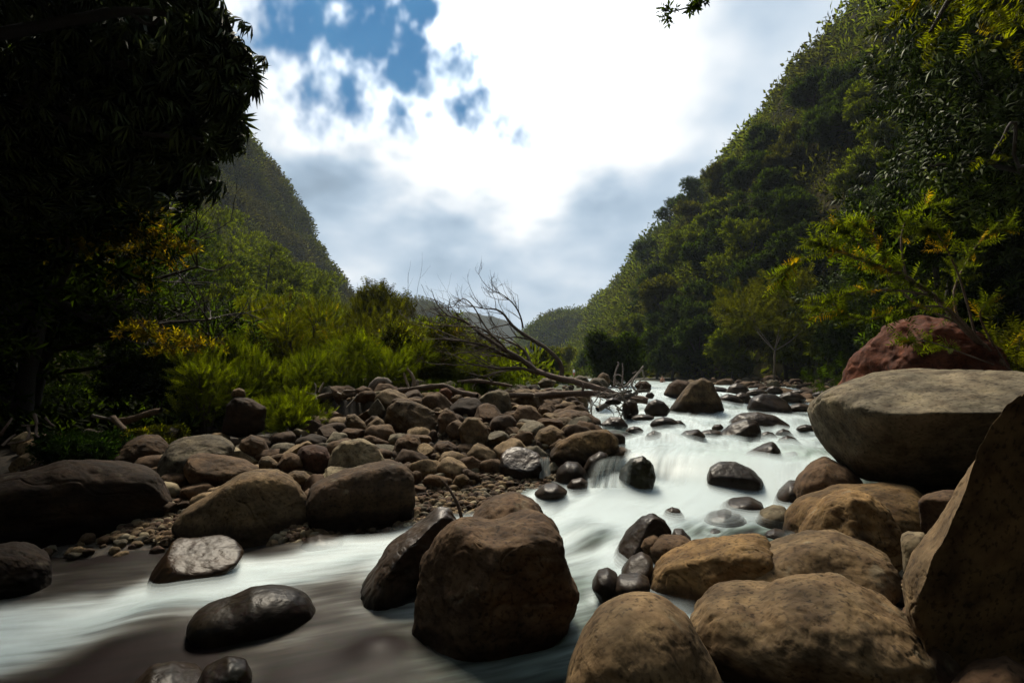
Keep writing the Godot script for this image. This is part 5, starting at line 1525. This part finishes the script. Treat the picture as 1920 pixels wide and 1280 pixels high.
func make_shrubs():
	var rr := RandomNumberGenerator.new()
	rr.seed = 99
	# the willow that leans out over the red boulder
	var t := thing("willow", "leaning willow with narrow green and yellow leaves growing by the red boulder", "tree", at(1890, 692, 8.6))
	var spine := [[at(1895, 700, 8.6), at(1850, 655, 8.5), at(1800, 605, 8.4), at(1750, 555, 8.3), at(1690, 515, 8.2), at(1640, 495, 8.1), at(1570, 470, 8.0), at(1530, 455, 8.0)], [at(1750, 555, 8.3), at(1690, 545, 8.0), at(1620, 545, 7.9), at(1560, 560, 7.8), at(1530, 580, 7.8)], [at(1800, 605, 8.4), at(1720, 570, 8.5), at(1660, 510, 8.7), at(1640, 440, 8.8), at(1600, 420, 8.8)], [at(1700, 520, 8.2), at(1690, 450, 8.3), at(1710, 400, 8.4), at(1770, 378, 8.5)],
		[at(1800, 610, 8.4), at(1790, 545, 8.5), at(1820, 480, 8.6), at(1850, 440, 8.7), at(1890, 425, 8.7)], [at(1830, 630, 8.4), at(1800, 520, 8.2), at(1760, 440, 8.1), at(1740, 430, 8.1)], [at(1850, 655, 8.5), at(1780, 580, 8.0), at(1700, 580, 7.6), at(1620, 600, 7.5), at(1570, 585, 7.5)], [at(1570, 470, 8.0), at(1520, 480, 7.9), at(1480, 500, 7.8), at(1465, 530, 7.8)], [at(1880, 690, 8.6), at(1800, 660, 7.9), at(1740, 640, 7.6), at(1700, 640, 7.5)], [at(1640, 495, 8.1), at(1600, 445, 8.0), at(1570, 425, 8.0)], [at(1890, 690, 8.6), at(1840, 600, 8.3), at(1850, 570, 8.2)]]
	limb_tree(t, spine, [0.06, 0.018, 0.022, 0.02, 0.022, 0.018, 0.018, 0.015, 0.014, 0.013, 0.02], Color(0.16, 0.105, 0.07))
	var where: Array = []
	var tint := PackedColorArray()
	for k in spine.size():
		twig_row(t, spine[k].slice(2) if k == 0 else spine[k].slice(1), rr, where, tint, [Color(0.095, 0.125, 0.012), Color(0.22, 0.235, 0.020), Color(0.45, 0.26, 0.016), 0.09], 0.25, [130, 46, 60, 46, 56, 46, 46, 36, 26, 30, 20][k], 0.15)
	scatter("foliage", spray_of("willow"), M.leaf, where, tint, t)
	bush("riverside_shrub", "green leafy shrub at the foot of the willow, right of the red boulder", 1890, 690, 9.4, 1.5, 1.3, "willow", 0.34, 420, GOLD, 701)
	bush("riverside_shrub", "low dark shrub at the left foot of the red boulder", 1620, 700, 14.0, 1.5, 1.3, "fine", 0.34, 420, DEEP, 702)
	# mid valley bushes behind the bar
	var rows := [["tall feathery yellow green bush in the sun behind the driftwood", 560, 17.0, 3.3, 2.0, "willow", GOLD], ["dense olive bush in the middle of the valley behind the stump", 690, 20.0, 3.3, 2.5, "willow", OLIVE], ["bright green low bush in front of the dense olive one", 625, 14.0, 1.6, 1.5, "willow", FRESH], ["bushy green shrub left of the forked driftwood stub", 730, 14.2, 1.5, 1.2, "willow", FRESH], ["yellow tipped bush right behind the forked stub", 790, 16.5, 2.0, 1.4, "broad", GOLD], ["low grassy green bush under the dead tree's limbs", 885, 16.5, 1.3, 1.3, "fine", FRESH], ["olive bush spreading behind the dead tree's limbs", 845, 22.0, 1.8, 2.2, "fine", OLIVE],
		["pale green bush in the meadow right of the dead tree", 1000, 40.0, 2.4, 2.2, "broad", FRESH], ["yellow green tree like bush beyond the meadow", 1040, 105.0, 6.0, 4.0, "broad", GOLD], ["dark bush where the forest meets the meadow", 1150, 40.0, 4.0, 2.6, "broad", DEEP], ["rounded green bush behind the dense olive one", 760, 30.0, 3.6, 3.0, "broad", FRESH], ["green bush in the shade at the foot of the sunny wood", 480, 18.0, 3.0, 2.2, "broad", FRESH], ["wispy bush with a thin crown sticking above the ridge line", 715, 33.0, 6.4, 2.2, "fine", OLIVE],
		["leafy willow like plant on the left, beside the boulder with a stone on top", 385, 10.6, 1.7, 0.95, "willow", FRESH], ["taller green plant behind the willow like plant", 430, 12.0, 2.0, 1.1, "willow", FRESH], ["leafy plant spilling over the dark bank above the cobbles", 550, 10.4, 0.9, 0.8, "willow", FRESH], ["upright green plant behind the antler shaped driftwood", 545, 12.6, 1.6, 0.9, "willow", FRESH], ["dark leafy shrub in front of the log on the left bank", 165, 7.8, 0.62, 0.6, "broad", [Color(0.025, 0.06, 0.010), Color(0.07, 0.13, 0.02)]], ["small shrub with yellowish leaves beside the grey stone on the left", 285, 8.8, 0.5, 0.45, "broad", GOLD], ["dark shrub at the back of the left bank", 300, 12.0, 1.9, 1.5, "broad", DEEP]]
	for k in rows.size():
		var r: Array = rows[k]
		var d: float = r[2]
		var s := clampf(0.11 + d * 0.012, 0.16, 0.75) * (1.2 if r[5] == "fine" else 0.72 if r[5] == "willow" else 1.0)
		if d < 9.0: s = 0.15
		bush("shrub", r[0], r[1], 700, d, r[3], r[4], r[5], s, 2000 if float(r[3]) > 1.8 else 1100, r[6], 7100 + k)
	var low: Array = []
	var low_tint := PackedColorArray()
	for k in 2600:
		var d := rr.randf_range(8.2, 30.0)
		var x := -d * rr.randf_range(0.45, 1.05)
		if d < 11.0 and x > -d * 0.62: continue
		if river_near(x, d).x > -4.0 - d * 0.25: continue
		low.append(leaf_place(Vector3(x, ground(x, d) + 0.05, -d), Vector3.UP, rr.randf_range(0.35, 0.8), rr, 1.2))
		low_tint.append(green(DEEP, rr, 0.3))
	tag(scatter("undergrowth", spray_of("broad"), M.leaf, low, low_tint), "dark low undergrowth covering the ground of the left thicket", "", "", "stuff")
	# far bushes of the valley floor
	for k in 26:
		var d := rr.randf_range(22.0, 75.0)
		var px := rr.randf_range(520, 1130)
		if px > 950 and d < 45.0: px -= 300.0
		var r := river_near((px - 960.0) / F * d, d)
		if absf(r.x) < r.y + 2.5: continue
		if absf(px - 1076.0) < 45.0 or absf(px - 960.0) < 60.0: continue
		var h := rr.randf_range(2.0, 4.0)
		bush("valley_bush", "rounded bush scattered over the valley floor behind the bar", px, 700, d, h, h * 0.8, "broad" if rr.randf() < 0.6 else "fine", 0.3 + d * 0.008, 600, [FRESH, OLIVE, FRESH, GOLD][rr.randi() % 4], 8200 + k, "bushes on the valley floor")
	# grass behind the bar and on the meadow
	var where2: Array = []
	var tint2 := PackedColorArray()
	for k in 9000:
		var far := rr.randf() < 0.5
		var d := rr.randf_range(38.0, 110.0) if far else rr.randf_range(13.0, 26.0)
		var x := d * (rr.randf_range(-0.05, 0.2) if far else rr.randf_range(-0.5, 0.06))
		var r := river_near(x, d)
		if r.x > -r.y - (1.0 if far else 3.0): continue
		if noise_a.get_noise_2d(x * 0.5, d * 0.5) < -0.3: continue
		where2.append(leaf_place(Vector3(x, ground(x, d) - 0.03, -d), Vector3.UP, rr.randf_range(0.3, 0.6) * (0.75 if far else 1.0), rr, 2.5))
		tint2.append(green([Color(0.055, 0.085, 0.012), Color(0.15, 0.18, 0.025)], rr, 0.5))
	tag(scatter("grass", spray_of("grass"), M.leaf, where2, tint2), "yellow green grass behind the cobble bar and on the meadow", "", "", "stuff")

# ---------------------------------------------------------------- people, far off
func field_mesh(bones: Array, cell: float, paint: Callable) -> ArrayMesh:
	# surface nets over the smooth union of tapered capsules: [a, b, radius a, radius b]
	var lo := Vector3(1e9, 1e9, 1e9)
	var hi := -lo
	for b in bones:
		for k in 2:
			lo = lo.min((b[k] as Vector3) - Vector3.ONE * (float(b[2 + k]) + cell * 2.0))
			hi = hi.max((b[k] as Vector3) + Vector3.ONE * (float(b[2 + k]) + cell * 2.0))
	var n := Vector3i(((hi - lo) / cell).ceil()) + Vector3i.ONE
	var val := PackedFloat32Array()
	val.resize(n.x * n.y * n.z)
	for z in n.z:
		for y in n.y:
			for x in n.x:
				var p := lo + Vector3(x, y, z) * cell
				var sum := 0.0
				for b in bones:
					var ab: Vector3 = b[1] - b[0]
					var t: float = clampf((p - b[0]).dot(ab) / maxf(ab.length_squared(), 1e-9), 0.0, 1.0)
					var dist: float = (p - b[0] - ab * t).length() - lerpf(b[2], b[3], t)
					sum += exp(-dist * 70.0)
				val[x + n.x * (y + n.y * z)] = -log(maxf(sum, 1e-30)) / 70.0
	var vid := {}
	var v := PackedVector3Array()
	var col := PackedColorArray()
	var idx := PackedInt32Array()
	for z in n.z - 1:
		for y in n.y - 1:
			for x in n.x - 1:
				var acc := Vector3.ZERO
				var hits := 0
				for e in [[0, 0, 0, 1, 0, 0], [0, 1, 0, 1, 1, 0], [0, 0, 1, 1, 0, 1], [0, 1, 1, 1, 1, 1], [0, 0, 0, 0, 1, 0], [1, 0, 0, 1, 1, 0], [0, 0, 1, 0, 1, 1], [1, 0, 1, 1, 1, 1], [0, 0, 0, 0, 0, 1], [1, 0, 0, 1, 0, 1], [0, 1, 0, 0, 1, 1], [1, 1, 0, 1, 1, 1]]:
					var f0 := val[x + e[0] + n.x * (y + e[1] + n.y * (z + e[2]))]
					var f1 := val[x + e[3] + n.x * (y + e[4] + n.y * (z + e[5]))]
					if (f0 < 0.0) != (f1 < 0.0):
						acc += Vector3(e[0], e[1], e[2]).lerp(Vector3(e[3], e[4], e[5]), f0 / (f0 - f1))
						hits += 1
				if hits:
					vid[Vector3i(x, y, z)] = v.size()
					var p := lo + (Vector3(x, y, z) + acc / hits) * cell
					v.append(p)
					col.append(paint.call(p))
	for c in vid:
		for ax in 3:
			var step := Vector3i(int(ax == 0), int(ax == 1), int(ax == 2))
			var q: Vector3i = c + step
			if q.x >= n.x or q.y >= n.y or q.z >= n.z: continue
			var f0 := val[c.x + n.x * (c.y + n.y * c.z)]
			var f1 := val[q.x + n.x * (q.y + n.y * q.z)]
			if (f0 < 0.0) == (f1 < 0.0): continue
			var u := Vector3i(int(ax == 1), int(ax == 2), int(ax == 0))
			var w := Vector3i(int(ax == 2), int(ax == 0), int(ax == 1))
			if not (vid.has(c - u) and vid.has(c - w) and vid.has(c - u - w)): continue
			var quad := [vid[c - u - w], vid[c - w], vid[c], vid[c - u]]
			if f0 < 0.0: idx.append_array([quad[0], quad[2], quad[1], quad[0], quad[3], quad[2]])
			else: idx.append_array([quad[0], quad[1], quad[2], quad[0], quad[2], quad[3]])
	return array_mesh(v, normals_of(v, idx), idx, col)

func make_people():
	var skin := Color(0.36, 0.20, 0.13)
	# a walker in the meadow, seen from behind, mid stride
	var bones := [[Vector3(0, 1.60, 0.02), Vector3(0, 1.68, 0.02), 0.085, 0.095], [Vector3(0, 1.42, 0), Vector3(0, 1.55, 0.01), 0.055, 0.055], [Vector3(-0.15, 1.38, 0), Vector3(0.15, 1.38, 0), 0.075, 0.075], [Vector3(0, 1.05, 0), Vector3(0, 1.34, 0), 0.13, 0.15], [Vector3(0, 0.92, 0), Vector3(0, 1.05, 0), 0.15, 0.13],
		[Vector3(-0.09, 0.90, 0), Vector3(-0.10, 0.48, 0.10), 0.085, 0.06], [Vector3(-0.10, 0.48, 0.10), Vector3(-0.10, 0.08, -0.04), 0.055, 0.04], [Vector3(-0.10, 0.05, -0.05), Vector3(-0.10, 0.03, 0.12), 0.04, 0.03],
		[Vector3(0.09, 0.90, 0), Vector3(0.10, 0.48, -0.06), 0.085, 0.06], [Vector3(0.10, 0.48, -0.06), Vector3(0.10, 0.08, -0.22), 0.055, 0.04], [Vector3(0.10, 0.05, -0.22), Vector3(0.10, 0.03, -0.07), 0.04, 0.03],
		[Vector3(-0.19, 1.38, 0), Vector3(-0.24, 1.10, -0.06), 0.05, 0.04], [Vector3(-0.24, 1.10, -0.06), Vector3(-0.24, 0.86, 0.04), 0.038, 0.03], [Vector3(0.19, 1.38, 0), Vector3(0.24, 1.10, 0.06), 0.05, 0.04], [Vector3(0.24, 1.10, 0.06), Vector3(0.23, 0.87, 0.16), 0.038, 0.03]]
	var m := field_mesh(bones, 0.03, func(p):
		if p.y > 1.64 or (p.y > 1.56 and p.z < 0.0): return Color(0.03, 0.02, 0.015)
		if p.y > 1.47: return skin
		if p.y > 0.96 and absf(p.x) < 0.2: return Color(0.75, 0.77, 0.80)
		if p.y > 0.52 and absf(p.x) < 0.19: return Color(0.42, 0.10, 0.09)
		return skin)
	var o := put("person", m, M.figure)
	var w := at(1076, 709, 88.0)
	o.position = Vector3(w.x, ground(w.x, 88.0), w.z)
	o.rotation.y = 0.5
	o.position.y = maxf(o.position.y, w.y)
	tag(o, "person in a white shirt and red shorts walking across the far meadow", "person")
	# a bather up to the chest in the head of the rapids
	bones = [[Vector3(0, 0.62, 0.02), Vector3(0, 0.70, 0.02), 0.085, 0.095], [Vector3(0, 0.44, 0), Vector3(0, 0.56, 0.01), 0.055, 0.055], [Vector3(-0.15, 0.38, 0), Vector3(0.15, 0.38, 0), 0.075, 0.075], [Vector3(0, -0.25, 0), Vector3(0, 0.34, 0), 0.14, 0.15], [Vector3(-0.19, 0.37, 0), Vector3(-0.26, 0.08, 0.08), 0.05, 0.04], [Vector3(-0.26, 0.08, 0.08), Vector3(-0.16, 0.0, 0.26), 0.038, 0.03], [Vector3(0.19, 0.37, 0), Vector3(0.26, 0.08, 0.08), 0.05, 0.04], [Vector3(0.26, 0.08, 0.08), Vector3(0.16, 0.0, 0.26), 0.038, 0.03]]
	m = field_mesh(bones, 0.03, func(p):
		if p.y > 0.68 or (p.y > 0.58 and p.z < 0.0): return Color(0.05, 0.025, 0.015)
		return Color(0.42, 0.20, 0.13))
	o = put("person", m, M.figure)
	w = at(1242, 716, 56.0)
	o.position = Vector3(w.x, 0.72, w.z)
	tag(o, "bather with bare shoulders standing chest deep at the head of the rapids", "person")
